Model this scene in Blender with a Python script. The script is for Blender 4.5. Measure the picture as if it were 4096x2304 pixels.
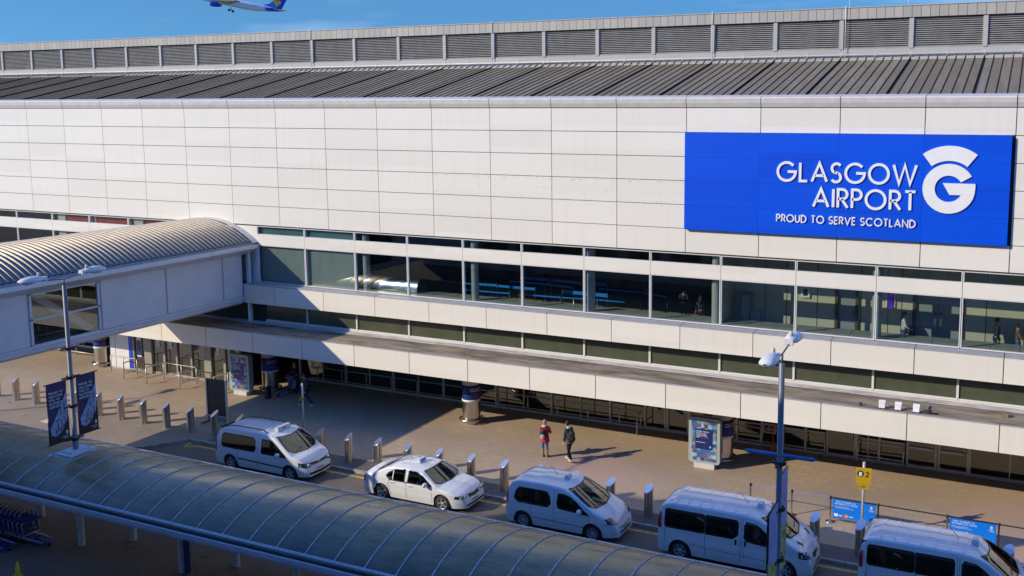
import bpy, bmesh, math, random
from mathutils import Vector, Matrix
random.seed(7)
D=bpy.data; SC=bpy.context.scene; COL=SC.collection
for o in list(D.objects): D.objects.remove(o)
U=3.15; G0=4.72; PI=math.pi; R=math.radians
def P(x,y,z=-G0): return Vector(((x-12)*U, y*U, (z+G0)*U))   # bay units (x along the facade, y into the building) -> metres
# ------------------------------------------------------------------ camera
cd=D.cameras.new('Camera'); cam=D.objects.new('Camera',cd); COL.objects.link(cam); SC.camera=cam
fw=Vector((-0.40198004,0.9073566,-0.1229473)); rt=Vector((0.914312879,0.405008399,-0.000394346)); up=Vector((-0.04943688,0.11257082,0.99241312))
cam.matrix_world=Matrix.Translation(P(17.18446,-11.927216,-0.017549)) @ Matrix((rt,up,-fw)).transposed().to_4x4()
cd.sensor_width=36; cd.lens=3806.2445/4096*36; cd.shift_x=-(2440.4128-2048)/4096; cd.shift_y=(908.125-1152)/4096
cd.clip_start=0.1; cd.clip_end=5000
# ------------------------------------------------------------------ light
SUN=Vector((-1.40,-1.37,1.0)).normalized()
sl=D.lights.new('Sun','SUN'); sl.energy=3.05; sl.angle=R(0.5); sl.color=(1,0.88,0.66)
so=D.objects.new('Sun',sl); COL.objects.link(so); so.rotation_euler=SUN.to_track_quat('Z','Y').to_euler(); so.location=(0,0,60)
W=D.worlds.new('World'); SC.world=W; W.use_nodes=True; nt=W.node_tree; nt.nodes.clear()
sky=nt.nodes.new('ShaderNodeTexSky'); sky.sky_type='NISHITA'; sky.sun_disc=False
sky.sun_elevation=math.asin(SUN.z); sky.sun_rotation=math.atan2(SUN.x,SUN.y)%(2*PI)
sky.altitude=0; sky.air_density=1.0; sky.dust_density=0.0; sky.ozone_density=4.0
tcw=nt.nodes.new('ShaderNodeTexCoord'); mpw=nt.nodes.new('ShaderNodeVectorMath'); mpw.operation='ADD'; mpw.inputs[1].default_value=(0,0,0.20)
nt.links.new(tcw.outputs['Generated'],mpw.inputs[0]); nt.links.new(mpw.outputs[0],sky.inputs[0])
hs=nt.nodes.new('ShaderNodeHueSaturation'); hs.inputs['Saturation'].default_value=1.15; nt.links.new(sky.outputs[0],hs.inputs['Color'])
cn=nt.nodes.new('ShaderNodeTexNoise'); cn.inputs['Scale'].default_value=3.2; cn.inputs['Detail'].default_value=6
cm=nt.nodes.new('ShaderNodeMapping'); cm.inputs['Scale'].default_value=(1,1,5); nt.links.new(tcw.outputs['Generated'],cm.inputs[0]); nt.links.new(cm.outputs[0],cn.inputs['Vector'])
cr=nt.nodes.new('ShaderNodeMapRange'); cr.inputs[1].default_value=.52; cr.inputs[2].default_value=.85; cr.inputs[4].default_value=.35; nt.links.new(cn.outputs[0],cr.inputs[0])
mx=nt.nodes.new('ShaderNodeMix'); mx.data_type='RGBA'; nt.links.new(cr.outputs[0],mx.inputs[0]); tn=nt.nodes.new('ShaderNodeMix'); tn.data_type='RGBA'; tn.blend_type='MULTIPLY'; tn.inputs[0].default_value=1; nt.links.new(hs.outputs[0],tn.inputs[6]);
sxz=nt.nodes.new('ShaderNodeSeparateXYZ'); nt.links.new(tcw.outputs['Generated'],sxz.inputs[0]); mrz=nt.nodes.new('ShaderNodeMapRange'); mrz.inputs[1].default_value=.10; mrz.inputs[2].default_value=.40; nt.links.new(sxz.outputs[2],mrz.inputs[0])
tg=nt.nodes.new('ShaderNodeMix'); tg.data_type='RGBA'; tg.inputs[6].default_value=(.62,.77,.77,1); tg.inputs[7].default_value=(.69,1.16,1.70,1); nt.links.new(mrz.outputs[0],tg.inputs[0]); nt.links.new(tg.outputs[2],tn.inputs[7]); nt.links.new(tn.outputs[2],mx.inputs[6]); mx.inputs[7].default_value=(6.5,7.5,9,1)
bg=nt.nodes.new('ShaderNodeBackground'); bg.inputs[1].default_value=0.15; wo=nt.nodes.new('ShaderNodeOutputWorld')
nt.links.new(mx.outputs[2],bg.inputs[0]); nt.links.new(bg.outputs[0],wo.inputs[0])
SC.view_settings.view_transform='Standard'; SC.view_settings.look='None'; SC.view_settings.exposure=0.5; SC.view_settings.gamma=1
SC.cycles.max_bounces=8; SC.cycles.transparent_max_bounces=12
# ------------------------------------------------------------------ materials
def newmat(name):
    m=D.materials.new(name); m.use_nodes=True; n=m.node_tree; b=n.nodes['Principled BSDF']; return m,n,b
def mixc(n,f,a,b_,bt='MIX'):
    x=n.nodes.new('ShaderNodeMix'); x.data_type='RGBA'; x.blend_type=bt
    for s,v in ((0,f),(6,a),(7,b_)):
        if hasattr(v,'links'): n.links.new(v,x.inputs[s])
        else: x.inputs[s].default_value=v if s==0 else (*v[:3],1)
    return x.outputs[2]
def pos(n,sc=(1,1,1),obj=False):
    mp=n.nodes.new('ShaderNodeMapping'); mp.inputs['Scale'].default_value=sc
    if obj: t=n.nodes.new('ShaderNodeTexCoord'); n.links.new(t.outputs['Object'],mp.inputs[0])
    else: g=n.nodes.new('ShaderNodeNewGeometry'); n.links.new(g.outputs['Position'],mp.inputs[0])
    return mp.outputs[0]
def noise(n,v,s,det=4,rough=.6,lo=.35,hi=.65):
    t=n.nodes.new('ShaderNodeTexNoise'); t.inputs['Scale'].default_value=s; t.inputs['Detail'].default_value=det; t.inputs['Roughness'].default_value=rough; n.links.new(v,t.inputs['Vector'])
    m=n.nodes.new('ShaderNodeMapRange'); m.inputs[1].default_value=lo; m.inputs[2].default_value=hi; n.links.new(t.outputs[0],m.inputs[0]); return m.outputs[0]
def bump(n,b,h,st,d=.02):
    x=n.nodes.new('ShaderNodeBump'); x.inputs['Strength'].default_value=st; x.inputs['Distance'].default_value=d; n.links.new(h,x.inputs['Height']); n.links.new(x.outputs[0],b.inputs['Normal'])
MAT={}
def mat(name,col,rough=.5,metal=0,amp=.12,sc=2.5,stretch=(1,1,1),bmp=0,coat=0,emit=0,obj=False):
    if name in MAT: return MAT[name]
    m,n,b=newmat(name); dk=tuple(c*(1-amp) for c in col); lt=tuple(min(1,c*(1+amp*.6)) for c in col)
    f=noise(n,pos(n,stretch,obj),sc); c=mixc(n,f,dk,lt); n.links.new(c,b.inputs['Base Color'])
    b.inputs['Roughness'].default_value=rough; b.inputs['Metallic'].default_value=metal; b.inputs['Coat Weight'].default_value=coat
    if coat: b.inputs['Coat Roughness'].default_value=.05
    if emit: n.links.new(c,b.inputs['Emission Color']); b.inputs['Emission Strength'].default_value=emit
    if bmp: bump(n,b,noise(n,pos(n,(1,1,1),obj),sc*12,3),bmp)
    MAT[name]=m; return m
def cellmat(name,col,col2,cs,off=(0,0,0),rough=.35,metal=0,streak=.05,dirt=(.35,.3,.24),dirtf=.12,bmp=0):
    """per-panel tint: cells of size cs metres, plus vertical rain streaks"""
    m,n,b=newmat(name); v=pos(n)
    a=n.nodes.new('ShaderNodeVectorMath'); a.operation='SUBTRACT'; n.links.new(v,a.inputs[0]); a.inputs[1].default_value=off
    d=n.nodes.new('ShaderNodeVectorMath'); d.operation='DIVIDE'; n.links.new(a.outputs[0],d.inputs[0]); d.inputs[1].default_value=cs
    f=n.nodes.new('ShaderNodeVectorMath'); f.operation='FLOOR'; n.links.new(d.outputs[0],f.inputs[0])
    w=n.nodes.new('ShaderNodeTexWhiteNoise'); w.noise_dimensions='3D'; n.links.new(f.outputs[0],w.inputs['Vector'])
    c=mixc(n,w.outputs[0],col,col2)
    st=noise(n,pos(n,(2.2,2.2,.12)),1.6,5,.65,.5,.8); 
    x=n.nodes.new('ShaderNodeMath'); x.operation='MULTIPLY'; n.links.new(st,x.inputs[0]); x.inputs[1].default_value=dirtf
    c=mixc(n,x.outputs[0],c,dirt); n.links.new(c,b.inputs['Base Color'])
    b.inputs['Roughness'].default_value=rough; b.inputs['Metallic'].default_value=metal
    if bmp: bump(n,b,noise(n,pos(n),14,3),bmp)
    MAT[name]=m; return m
def glassmat(name,tint,f0=.045,rough=.01,k=1.0):
    m,n,b=newmat(name); n.nodes.remove(b); o=n.nodes['Material Output']
    t=n.nodes.new('ShaderNodeBsdfTransparent'); t.inputs[0].default_value=(*tint,1)
    g=n.nodes.new('ShaderNodeBsdfGlossy'); g.inputs['Roughness'].default_value=rough; g.inputs[0].default_value=(.95,1,1,1)
    lw=n.nodes.new('ShaderNodeLayerWeight'); lw.inputs[0].default_value=.5
    pw=n.nodes.new('ShaderNodeMath'); pw.operation='POWER'; n.links.new(lw.outputs['Facing'],pw.inputs[0]); pw.inputs[1].default_value=4
    mr=n.nodes.new('ShaderNodeMapRange'); n.links.new(pw.outputs[0],mr.inputs[0]); mr.inputs[3].default_value=f0; mr.inputs[4].default_value=k
    x=n.nodes.new('ShaderNodeMixShader'); n.links.new(mr.outputs[0],x.inputs[0]); n.links.new(t.outputs[0],x.inputs[1]); n.links.new(g.outputs[0],x.inputs[2]); n.links.new(x.outputs[0],o.inputs[0])
    MAT[name]=m; return m
white=cellmat('white cladding panels',(.79,.745,.645),(.84,.795,.695),(U,50,.3199*U),(0,-20,0),.42,0,dirtf=.10)
cornm=mat('cornice metal',(.66,.62,.56),.45,amp=.08)
seam=mat('dark joint',(.035,.035,.035),.8)
ledge=mat('grey ledge metal',(.40,.40,.42),.5,amp=.12,sc=4)
frame=mat('window frame aluminium',(.70,.69,.65),.4,amp=.05)
glass=glassmat('window glass',(.74,.80,.78),.07)
glassd=glassmat('shopfront glass',(.50,.56,.54),.14)
glassc=glassmat('car window glass',(.30,.36,.35),.06)
glassw=glassmat('windscreen glass',(.42,.48,.45),.12)
olive=mat('olive spandrel glass',(.075,.085,.055),.18,amp=.15,sc=1.2)
blind=mat('grey green blind',(.23,.28,.26),.35,amp=.12,sc=1.3,stretch=(4,1,.3))
teal=mat('teal blind',(.07,.17,.19),.3,amp=.2,sc=1)
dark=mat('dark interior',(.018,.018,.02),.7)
floorin=mat('dark brown hall floor',(.10,.075,.055),.35,amp=.3,sc=.8)
yel=mat('yellow floor strip',(.55,.36,.08),.5)
partw=cellmat('interior wall panels',(.52,.52,.43),(.58,.58,.49),(1.5,50,50),(0,-20,0),.35,dirtf=.03)
doorg=mat('grey interior door',(.30,.34,.38),.4,amp=.05)
redw=mat('red interior wall',(.36,.035,.03),.45,amp=.2)
redb=mat('bright red band',(.85,.03,.02),.4,amp=.05)
steel=mat('brushed steel',(.62,.58,.52),.26,1,amp=.12,sc=9,stretch=(1,1,.1))
steeld=mat('dull steel tube',(.58,.56,.52),.4,.35,amp=.1)
whitep=mat('white painted steel',(.78,.78,.76),.4,amp=.06)
bridgew=mat('bridge wall panel',(.70,.71,.74),.38,amp=.06,sc=1.2)
colm=mat('beige column paint',(.62,.55,.44),.5,amp=.08)
navy=mat('navy blue paint',(.012,.035,.19),.35,amp=.1)
blk=mat('black rubber',(.015,.015,.016),.55)
blkp=mat('black plastic',(.03,.03,.032),.4)
redp=mat('red sign paint',(.30,.02,.02),.4)
ora=mat('orange plastic',(.85,.13,.02),.4)
bluesign=cellmat('blue sign board',(.0,.075,.68),(.0,.086,.74),(U,50,.3199*U),(0,-20,0),.35,dirtf=.03,dirt=(0,.03,.3))
letw=mat('white letter face',(.86,.86,.84),.4,amp=.03)
wtxt=mat('white print',(.80,.82,.85),.5,amp=.02)
louv=mat('louvre blade grey',(.33,.325,.31),.5,amp=.12,sc=2)
def roofmat():
    m,n,b=newmat('roof sheet'); MAT['roof sheet']=m
    v=pos(n); a=n.nodes.new('ShaderNodeVectorMath'); a.operation='DIVIDE'; n.links.new(v,a.inputs[0]); a.inputs[1].default_value=(U/8,100,100)
    f=n.nodes.new('ShaderNodeVectorMath'); f.operation='FLOOR'; n.links.new(a.outputs[0],f.inputs[0]); w=n.nodes.new('ShaderNodeTexWhiteNoise'); n.links.new(f.outputs[0],w.inputs['Vector'])
    c=mixc(n,w.outputs[0],(.21,.178,.125),(.29,.25,.185)); c=mixc(n,noise(n,pos(n,(3,.35,.35)),1.4,5,.65,.45,.7),c,(.20,.15,.095)); c=mixc(n,noise(n,pos(n),9,6,.7,.5,.8),c,(.11,.10,.085))
    n.links.new(c,b.inputs['Base Color']); b.inputs['Roughness'].default_value=.7; b.inputs['Specular IOR Level'].default_value=.15; return m
roofm=roofmat()
zinc=cellmat('weathered zinc parapet',(.36,.34,.30),(.44,.41,.36),(U/8,50,50),(0,-20,0),.55,dirt=(.50,.42,.28),dirtf=.5,bmp=.1)
zincb=cellmat('zinc band',(.40,.385,.35),(.46,.44,.40),(U/2,50,50),(0,-20,0),.55,dirt=(.5,.43,.3),dirtf=.4)
flatroof=mat('mossy felt roof',(.27,.215,.15),.95,amp=.5,sc=1.2,stretch=(.5,2,1),bmp=.3)
def leadmat():
    m,n,b=newmat('stained white flashing'); c=mixc(n,noise(n,pos(n,(.6,3,1)),2.2,6,.7,.45,.7),(.66,.62,.58),(.30,.24,.18)); n.links.new(c,b.inputs['Base Color']); b.inputs['Roughness'].default_value=.6; MAT['lead']=m; return m
flash=leadmat()
def corrmat():
    m,n,b=newmat('corrugated aluminium'); c=mixc(n,noise(n,pos(n),3,5,.6,.3,.7),(.24,.21,.17),(.31,.275,.225)); n.links.new(c,b.inputs['Base Color']); b.inputs['Metallic'].default_value=.75; b.inputs['Roughness'].default_value=.48; return m
corr=corrmat()
def canmat():
    m,n,b=newmat('stained polycarbonate sheet'); v=pos(n)
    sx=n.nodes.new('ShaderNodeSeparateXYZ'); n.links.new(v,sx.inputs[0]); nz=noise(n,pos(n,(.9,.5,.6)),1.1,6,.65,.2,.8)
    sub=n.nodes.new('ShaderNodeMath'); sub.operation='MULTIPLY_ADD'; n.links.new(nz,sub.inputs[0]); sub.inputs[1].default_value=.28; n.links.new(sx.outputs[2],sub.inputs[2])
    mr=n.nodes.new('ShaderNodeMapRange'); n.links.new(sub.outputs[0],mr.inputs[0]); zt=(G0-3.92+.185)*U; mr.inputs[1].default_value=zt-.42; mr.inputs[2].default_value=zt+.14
    low_tone=mixc(n,noise(n,pos(n,(1,2,1)),1.6,6,.7,.35,.7),(.055,.050,.032),(.085,.075,.050)); dirt=mixc(n,noise(n,pos(n,(.7,2.6,1)),1.8,7,.72,.36,.66),(.38,.28,.14),(.20,.145,.062))
    dirt=mixc(n,noise(n,pos(n,(1,3,1)),5,6,.75,.56,.76),dirt,(.075,.07,.035)); c=mixc(n,mr.outputs[0],low_tone,dirt)  # real stains; beige crest over dark sides also paints in the facade's reflection
    n.links.new(c,b.inputs['Base Color']); b.inputs['Roughness'].default_value=.36; b.inputs['Specular IOR Level'].default_value=.4; b.inputs['Coat Weight'].default_value=.35; b.inputs['Coat Roughness'].default_value=.16; bump(n,b,noise(n,v,9,4),.08); MAT['c']=m; return m
canm=canmat()
def pavemat():
    m,n,b=newmat('sandstone paving slabs'); v=pos(n)
    br=n.nodes.new('ShaderNodeTexBrick'); n.links.new(v,br.inputs['Vector']); br.inputs['Scale'].default_value=1; br.inputs['Brick Width'].default_value=.62; br.inputs['Row Height'].default_value=.42; br.inputs['Mortar Size'].default_value=.013; br.inputs['Mortar Smooth'].default_value=.3; br.offset=.5
    br.inputs['Color1'].default_value=(.44,.325,.21,1); br.inputs['Color2'].default_value=(.475,.36,.24,1); br.inputs['Mortar'].default_value=(.29,.21,.14,1); br.inputs['Bias'].default_value=-.1
    c=mixc(n,noise(n,v,.28,5,.6,.40,.66),br.outputs[0],(.37,.275,.185)); c=mixc(n,noise(n,v,1.7,6,.7,.5,.75),c,(.39,.305,.22)); c=mixc(n,noise(n,v,.09,2,.5,.58,.66),c,(.46,.32,.24))
    c=mixc(n,noise(n,v,11,3,.8,.70,.82),c,(.20,.15,.11))
    n.links.new(c,b.inputs['Base Color']); b.inputs['Roughness'].default_value=.8; bump(n,b,noise(n,v,30,3),.15); return m
pave=pavemat()
def asphmat(name,a,b2,sp=.5):
    m,n,b=newmat(name); v=pos(n)
    c=mixc(n,noise(n,v,.5,5,.6,.35,.65),a,b2); c=mixc(n,noise(n,v,45,2,.9,.62,.80),c,tuple(min(1,x*2.2) for x in b2)); c=mixc(n,noise(n,v,2.2,4,.6,.60,.75),c,tuple(x*.6 for x in a))
    n.links.new(c,b.inputs['Base Color']); b.inputs['Roughness'].default_value=.85; bump(n,b,noise(n,v,60,2),.3); return m
asph=asphmat('road asphalt',(.13,.105,.083),(.17,.14,.11)); asph2=asphmat('footway asphalt',(.27,.215,.165),(.33,.265,.205)); asph3=asphmat('dark margin asphalt',(.10,.09,.085),(.15,.13,.12))
kerbm=mat('concrete kerb',(.36,.32,.27),.8,amp=.3,sc=3,bmp=.2); yline=mat('worn yellow paint',(.55,.38,.09),.7,amp=.35,sc=7); pinkm=mat('pink surfacing',(.46,.27,.22),.8,amp=.2,sc=3); wline=mat('white road paint',(.62,.60,.55),.7,amp=.2,sc=5)
# ------------------------------------------------------------------ mesh helpers
class MB:
    def __init__(s): s.v=[]; s.f=[]; s.m=[]; s.sm=[]
    def face(s,pts,mi=0,sm=False):
        k=len(s.v); s.v+= [tuple(p) for p in pts]; s.f.append(list(range(k,k+len(pts)))); s.m.append(mi); s.sm.append(sm)
    def faces(s,vs,fs,mi=0,sm=False):
        k=len(s.v); s.v+=[tuple(p) for p in vs]
        for f in fs: s.f.append([k+i for i in f]); s.m.append(mi); s.sm.append(sm)
    def box(s,x0,x1,y0,y1,z0,z1,mi=0,skip=''):
        vs=[(x,y,z) for z in (z0,z1) for y in (y0,y1) for x in (x0,x1)]
        fs={'b':(0,2,3,1),'t':(4,5,7,6),'f':(0,1,5,4),'k':(2,6,7,3),'l':(0,4,6,2),'r':(1,3,7,5)}
        s.faces(vs,[f for k,f in fs.items() if k not in skip],mi)
    def wb(s,x0,x1,y0,y1,z0,z1,mi=0,skip=''):
        a=P(x0,y0,z0); b=P(x1,y1,z1); s.box(a.x,b.x,a.y,b.y,a.z,b.z,mi,skip)
    def tube(s,pts,r,n=8,mi=0,cap=True,r2=None):
        pts=[Vector(p) for p in pts]; rings=[]
        for i,p in enumerate(pts):
            d=(pts[min(i+1,len(pts)-1)]-pts[max(i-1,0)]).normalized(); a=d.orthogonal().normalized()
            if abs(d.z)<.95: a=Vector((0,0,1)).cross(d).normalized()
            b=d.cross(a); rr=r if r2 is None else r+(r2-r)*i/(len(pts)-1)
            rings.append([p+a*math.cos(2*PI*j/n)*rr+b*math.sin(2*PI*j/n)*rr for j in range(n)])
        vs=[q for g in rings for q in g]; fs=[(i*n+j,i*n+(j+1)%n,(i+1)*n+(j+1)%n,(i+1)*n+j) for i in range(len(rings)-1) for j in range(n)]
        s.faces(vs,fs,mi,True)
        if cap: s.face(rings[0][::-1],mi); s.face(rings[-1],mi)
    def lathe(s,prof,c=(0,0,0),n=24,mi=0,ax='z',sm=True):
        c=Vector(c); vs=[]
        for r,h in prof:
            for j in range(n):
                a=2*PI*j/n
                vs.append(c+(Vector((r*math.cos(a),r*math.sin(a),h)) if ax=='z' else Vector((r*math.cos(a),h,r*math.sin(a)))))
        s.faces(vs,[(i*n+j,i*n+(j+1)%n,(i+1)*n+(j+1)%n,(i+1)*n+j) for i in range(len(prof)-1) for j in range(n)],mi,sm)
    def prism(s,poly,d,mi=0,mi2=None):
        """poly: 3D points (one plane), extruded by vector d"""
        a=[Vector(p) for p in poly]; b=[p+Vector(d) for p in a]; n=len(a)
        s.face(a,mi); s.face(b[::-1],mi); k=mi if mi2 is None else mi2
        for i in range(n): s.face((a[i],b[i],b[(i+1)%n],a[(i+1)%n]),k)
    def build(s,name,mats,parent=None,loc=None,fix=False):
        me=D.meshes.new(name); me.from_pydata(s.v,[],s.f)
        if not isinstance(mats,(list,tuple)): mats=[mats]
        for m in mats: me.materials.append(m)
        me.polygons.foreach_set('material_index',s.m); me.polygons.foreach_set('use_smooth',s.sm)
        bm=bmesh.new(); bm.from_mesh(me); bmesh.ops.remove_doubles(bm,verts=bm.verts,dist=1e-5)
        bmesh.ops.recalc_face_normals(bm,faces=bm.faces)
        bm.to_mesh(me); bm.free(); me.update()
        o=D.objects.new(name,me); COL.objects.link(o)
        if parent is not None: o.parent=parent
        if loc is not None: o.location=loc
        return o
def tag(o,label=None,cat=None,group=None,kind=None):
    if label: o['label']=label
    if cat: o['category']=cat
    if group: o['group']=group
    if kind: o['kind']=kind
    return o
def thing(name,label,cat,loc=(0,0,0),rz=0,group=None,kind=None):
    o=D.objects.new(name,None); COL.objects.link(o); o.location=loc; o.rotation_euler=(0,0,rz); o.empty_display_size=.2
    return tag(o,label,cat,group,kind)
def dup(o,parent=None,loc=None,rz=None,label=None):
    c=o.copy(); COL.objects.link(c)
    if parent is not None: c.parent=parent
    if loc is not None: c.location=loc
    if rz is not None: c.rotation_euler=(0,0,rz)
    if label: c['label']=label
    for ch in o.children: dup(ch,c)
    return c
def struct(mb,name,m): return tag(mb.build(name,m),kind='structure')
# ------------------------------------------------------------------ stroke lettering (geometric capitals)
def arc(cx,cy,rx,a0,a1,ry=None,n=20):
    ry=rx if ry is None else ry; k=max(3,int(abs(a1-a0)/360*n*1.6))
    return [(cx+rx*math.cos(R(a0+(a1-a0)*i/k)),cy+ry*math.sin(R(a0+(a1-a0)*i/k))) for i in range(k+1)]
GL={'A':(.82,[[(0,0),(.41,1),(.82,0)],[(.17,.32),(.65,.32)]]),'B':(.5,[[(0,0),(0,1),(.2,1)]+arc(.22,.76,.23,90,-90)+[(0,.53)],[(.2,.53)]+arc(.24,.265,.265,90,-90)+[(0,0)]]),
'C':(.88,[arc(.5,.5,.5,48,312)]),'D':(.7,[[(0,0),(0,1),(.2,1)]+arc(.2,.5,.5,90,-90)+[(0,0)]]),'E':(.42,[[(.42,1),(0,1),(0,0),(.42,0)],[(0,.53),(.38,.53)]]),
'F':(.4,[[(.4,1),(0,1),(0,0)],[(0,.5),(.36,.5)]]),'G':(1.0,[arc(.5,.5,.5,42,360,n=26)+[(.56,.5)]]),'H':(.62,[[(0,0),(0,1)],[(.62,0),(.62,1)],[(0,.53),(.62,.53)]]),'I':(0,[[(0,0),(0,1)]]),
'K':(.5,[[(0,0),(0,1)],[(.5,1),(.04,.5),(.55,0)]]),'L':(.4,[[(0,1),(0,0),(.4,0)]]),'M':(.9,[[(0,0),(.12,1),(.45,.2),(.78,1),(.9,0)]]),'N':(.7,[[(0,0),(0,1),(.7,0),(.7,1)]]),
'O':(1.0,[arc(.5,.5,.5,0,360,n=30)]),'P':(.48,[[(0,0),(0,1),(.2,1)]+arc(.22,.735,.265,90,-90)+[(0,.47)]]),'R':(.5,[[(0,0),(0,1),(.2,1)]+arc(.22,.735,.265,90,-90)+[(0,.47)],[(.2,.47),(.52,0)]]),
'S':(.5,[arc(.26,.745,.25,35,268)+arc(.24,.25,.25,88,-150)]),'T':(.52,[[(0,1),(.52,1)],[(.26,1),(.26,0)]]),'U':(.58,[[(0,1),(0,.29)]+arc(.29,.29,.29,180,360)+[(.58,1)]]),'V':(.76,[[(0,1),(.38,0),(.76,1)]]),
'W':(1.16,[[(0,1),(.3,0),(.58,1),(.86,0),(1.16,1)]]),'X':(.6,[[(0,0),(.6,1)],[(0,1),(.6,0)]]),'Y':(.6,[[(0,1),(.3,.48),(.6,1)],[(.3,.48),(.3,0)]]),'Z':(.55,[[(0,1),(.55,1),(0,0),(.55,0)]]),
'1':(.2,[[(0,.82),(.2,1),(.2,0)]]),'2':(.5,[arc(.25,.74,.25,170,-35)+[(0,0),(.52,0)]]),'5':(.5,[[(.46,1),(.12,1),(.06,.58)]+arc(.23,.3,.29,110,-150)]),'0':(.56,[arc(.28,.5,.28,0,360,.5)]),'3':(.46,[arc(.22,.76,.22,150,-90)+arc(.22,.27,.27,90,-150)]),'9':(.5,[arc(.25,.72,.25,0,360),[(.5,.72),(.2,0)]]),
'.':(0,[[(0,0),(0,.07)]]),"'":(0,[[(0,.8),(0,1)]]),' ':(.22,[])}
def ribbon(mb,pts,t,fn,depth,mi=0):
    pts=[Vector((a,b,0)) for a,b in pts]; closed=len(pts)>3 and (pts[0]-pts[-1]).length<1e-4
    if closed: pts=pts[:-1]
    n=len(pts); Lf=[];Rt=[]
    for i in range(n):
        p=pts[i]; a=pts[i-1] if (i>0 or closed) else None; b=pts[(i+1)%n] if (i<n-1 or closed) else None
        d1=(p-a).normalized() if a is not None else None; d2=(b-p).normalized() if b is not None else None
        if d1 is None: d1=d2
        if d2 is None: d2=d1
        n1=Vector((-d1.y,d1.x,0)); n2=Vector((-d2.y,d2.x,0)); m=(n1+n2)
        if m.length<.05: m=n1
        m.normalize(); k=1/max(.42,m.dot(n1)); Lf.append(p+m*t/2*k); Rt.append(p-m*t/2*k)
    for i in range(n if closed else n-1):
        j=(i+1)%n; q=[Lf[i],Rt[i],Rt[j],Lf[j]]
        fr=[fn(v.x,v.y,0) for v in q]; bk=[fn(v.x,v.y,depth) for v in q]
        mb.face(fr,mi)
        if depth: 
            mb.face((fr[0],fr[3],bk[3],bk[0]),mi); mb.face((fr[1],bk[1],bk[2],fr[2]),mi)
            if not closed and i==0: mb.face((fr[0],bk[0],bk[1],fr[1]),mi)
            if not closed and i==n-2: mb.face((fr[2],bk[2],bk[3],fr[3]),mi)
def text_w(s,t,gap): 
    w=0
    for c in s: w+=GL.get(c,GL[' '])[0]*(1-t)+t+gap
    return w-gap
def write(mb,s,h,origin,ux,uz,un,t=.13,gap=.12,depth=0,width=None,align='l',mi=0):
    """cap height h; ux,uz unit vectors in the plane, un outward normal"""
    origin=Vector(origin);ux=Vector(ux);uz=Vector(uz);un=Vector(un); tw=text_w(s,t,gap)*h; kx=1 if width is None else width/tw
    tw*=kx; x0=-tw if align=='r' else (-tw/2 if align=='c' else 0); cx=0
    for c in s:
        w,strokes=GL.get(c,GL[' '])
        for st in strokes:
            pts=[((p[0]*(1-t)+t/2+cx),(p[1]*(1-t)+t/2)) for p in st]
            ribbon(mb,pts,t,lambda a,b,d:origin+ux*(x0+a*h*kx)+uz*(b*h)-un*d,depth,mi)
        cx+=w*(1-t)+t+gap
def emblem(mb,fn,depth,mi=0):
    """letter G in a ring with a cap over it; unit square roughly x 0..1, y 0..1.36"""
    def wedge(c,r0,r1,a0,a1,n=28):
        for i in range(n):
            t0=R(a0+(a1-a0)*i/n);t1=R(a0+(a1-a0)*(i+1)/n)
            q=[(c[0]+r*math.cos(t),c[1]+r*math.sin(t)) for r,t in ((r1,t0),(r0,t0),(r0,t1),(r1,t1))]
            fr=[fn(a,b,0) for a,b in q]; mb.face(fr,mi)
            if depth:
                bk=[fn(a,b,depth) for a,b in q]; mb.face((fr[0],fr[3],bk[3],bk[0]),mi); mb.face((fr[1],bk[1],bk[2],fr[2]),mi)
                if i==0: mb.face((fr[0],bk[0],bk[1],fr[1]),mi)
                if i==n-1: mb.face((fr[2],bk[2],bk[3],fr[3]),mi)
    wedge((.5,.5),.265,.5,31,360); wedge((.5,.5),.56,.86,53,127,14)
    poly=[(.385,.612),(1.0,.612),(1.0,.5),(.97,.38),(.52,.38)]
    fr=[fn(a,b,-.004) for a,b in poly]; mb.face(fr,mi)
    if depth:
        bk=[fn(a,b,depth) for a,b in poly]
        for i in range(len(poly)): j=(i+1)%len(poly); mb.face((fr[i],fr[j],bk[j],bk[i]),mi)
def btext(body,size,name,m,parent,mtx,ext=0):
    c=D.curves.new(name,'FONT'); c.body=body; c.size=size; c.extrude=ext; c.space_line=.9; o=D.objects.new('tmp',c); COL.objects.link(o)
    me=D.meshes.new_from_object(o.evaluated_get(bpy.context.evaluated_depsgraph_get())); D.objects.remove(o); me.materials.clear(); me.materials.append(m)
    me.transform(mtx); q=D.objects.new(name,me); COL.objects.link(q)
    if parent is not None: q.parent=parent
    return q
def frameM(o,ux,uz): # local x->ux, y->uz
    ux=Vector(ux);uz=Vector(uz);n=ux.cross(uz); return Matrix.Translation(Vector(o)) @ Matrix((ux,uz,n)).transposed().to_4x4()
# ================================================================== ground
mb=MB(); mb.wb(-160,160,-160,160,-G0-.075,-G0-.075,0,'bflrk'); struct(mb,'ground',asph)
mb=MB(); mb.wb(-40,40,-6.6,-2.32,-G0-.035,-G0-.035,0,'bflrk'); struct(mb,'road',asph)
def poly_slab(name,pts,ztop,zb,m):
    mb=MB(); t=[P(x,y,ztop) for x,y in pts]; b=[P(x,y,zb) for x,y in pts]; mb.face(t)
    for i in range(len(pts)): j=(i+1)%len(pts); mb.face((t[i],b[i],b[j],t[j]))
    return struct(mb,name,m)
poly_slab('pavement',[(-40,2.2),(-40,-1.96),(40,-1.96),(40,2.2)],-G0,-G0-.07,pave)
poly_slab('footway',[(-40,-1.96),(-40,-3.35),(3.4,-3.35),(5.35,-3.22),(6.0,-2.72),(6.3,-2.295),(6.6,-2.295),(6.6,-1.96)],-G0,-G0-.07,asph2)
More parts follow.
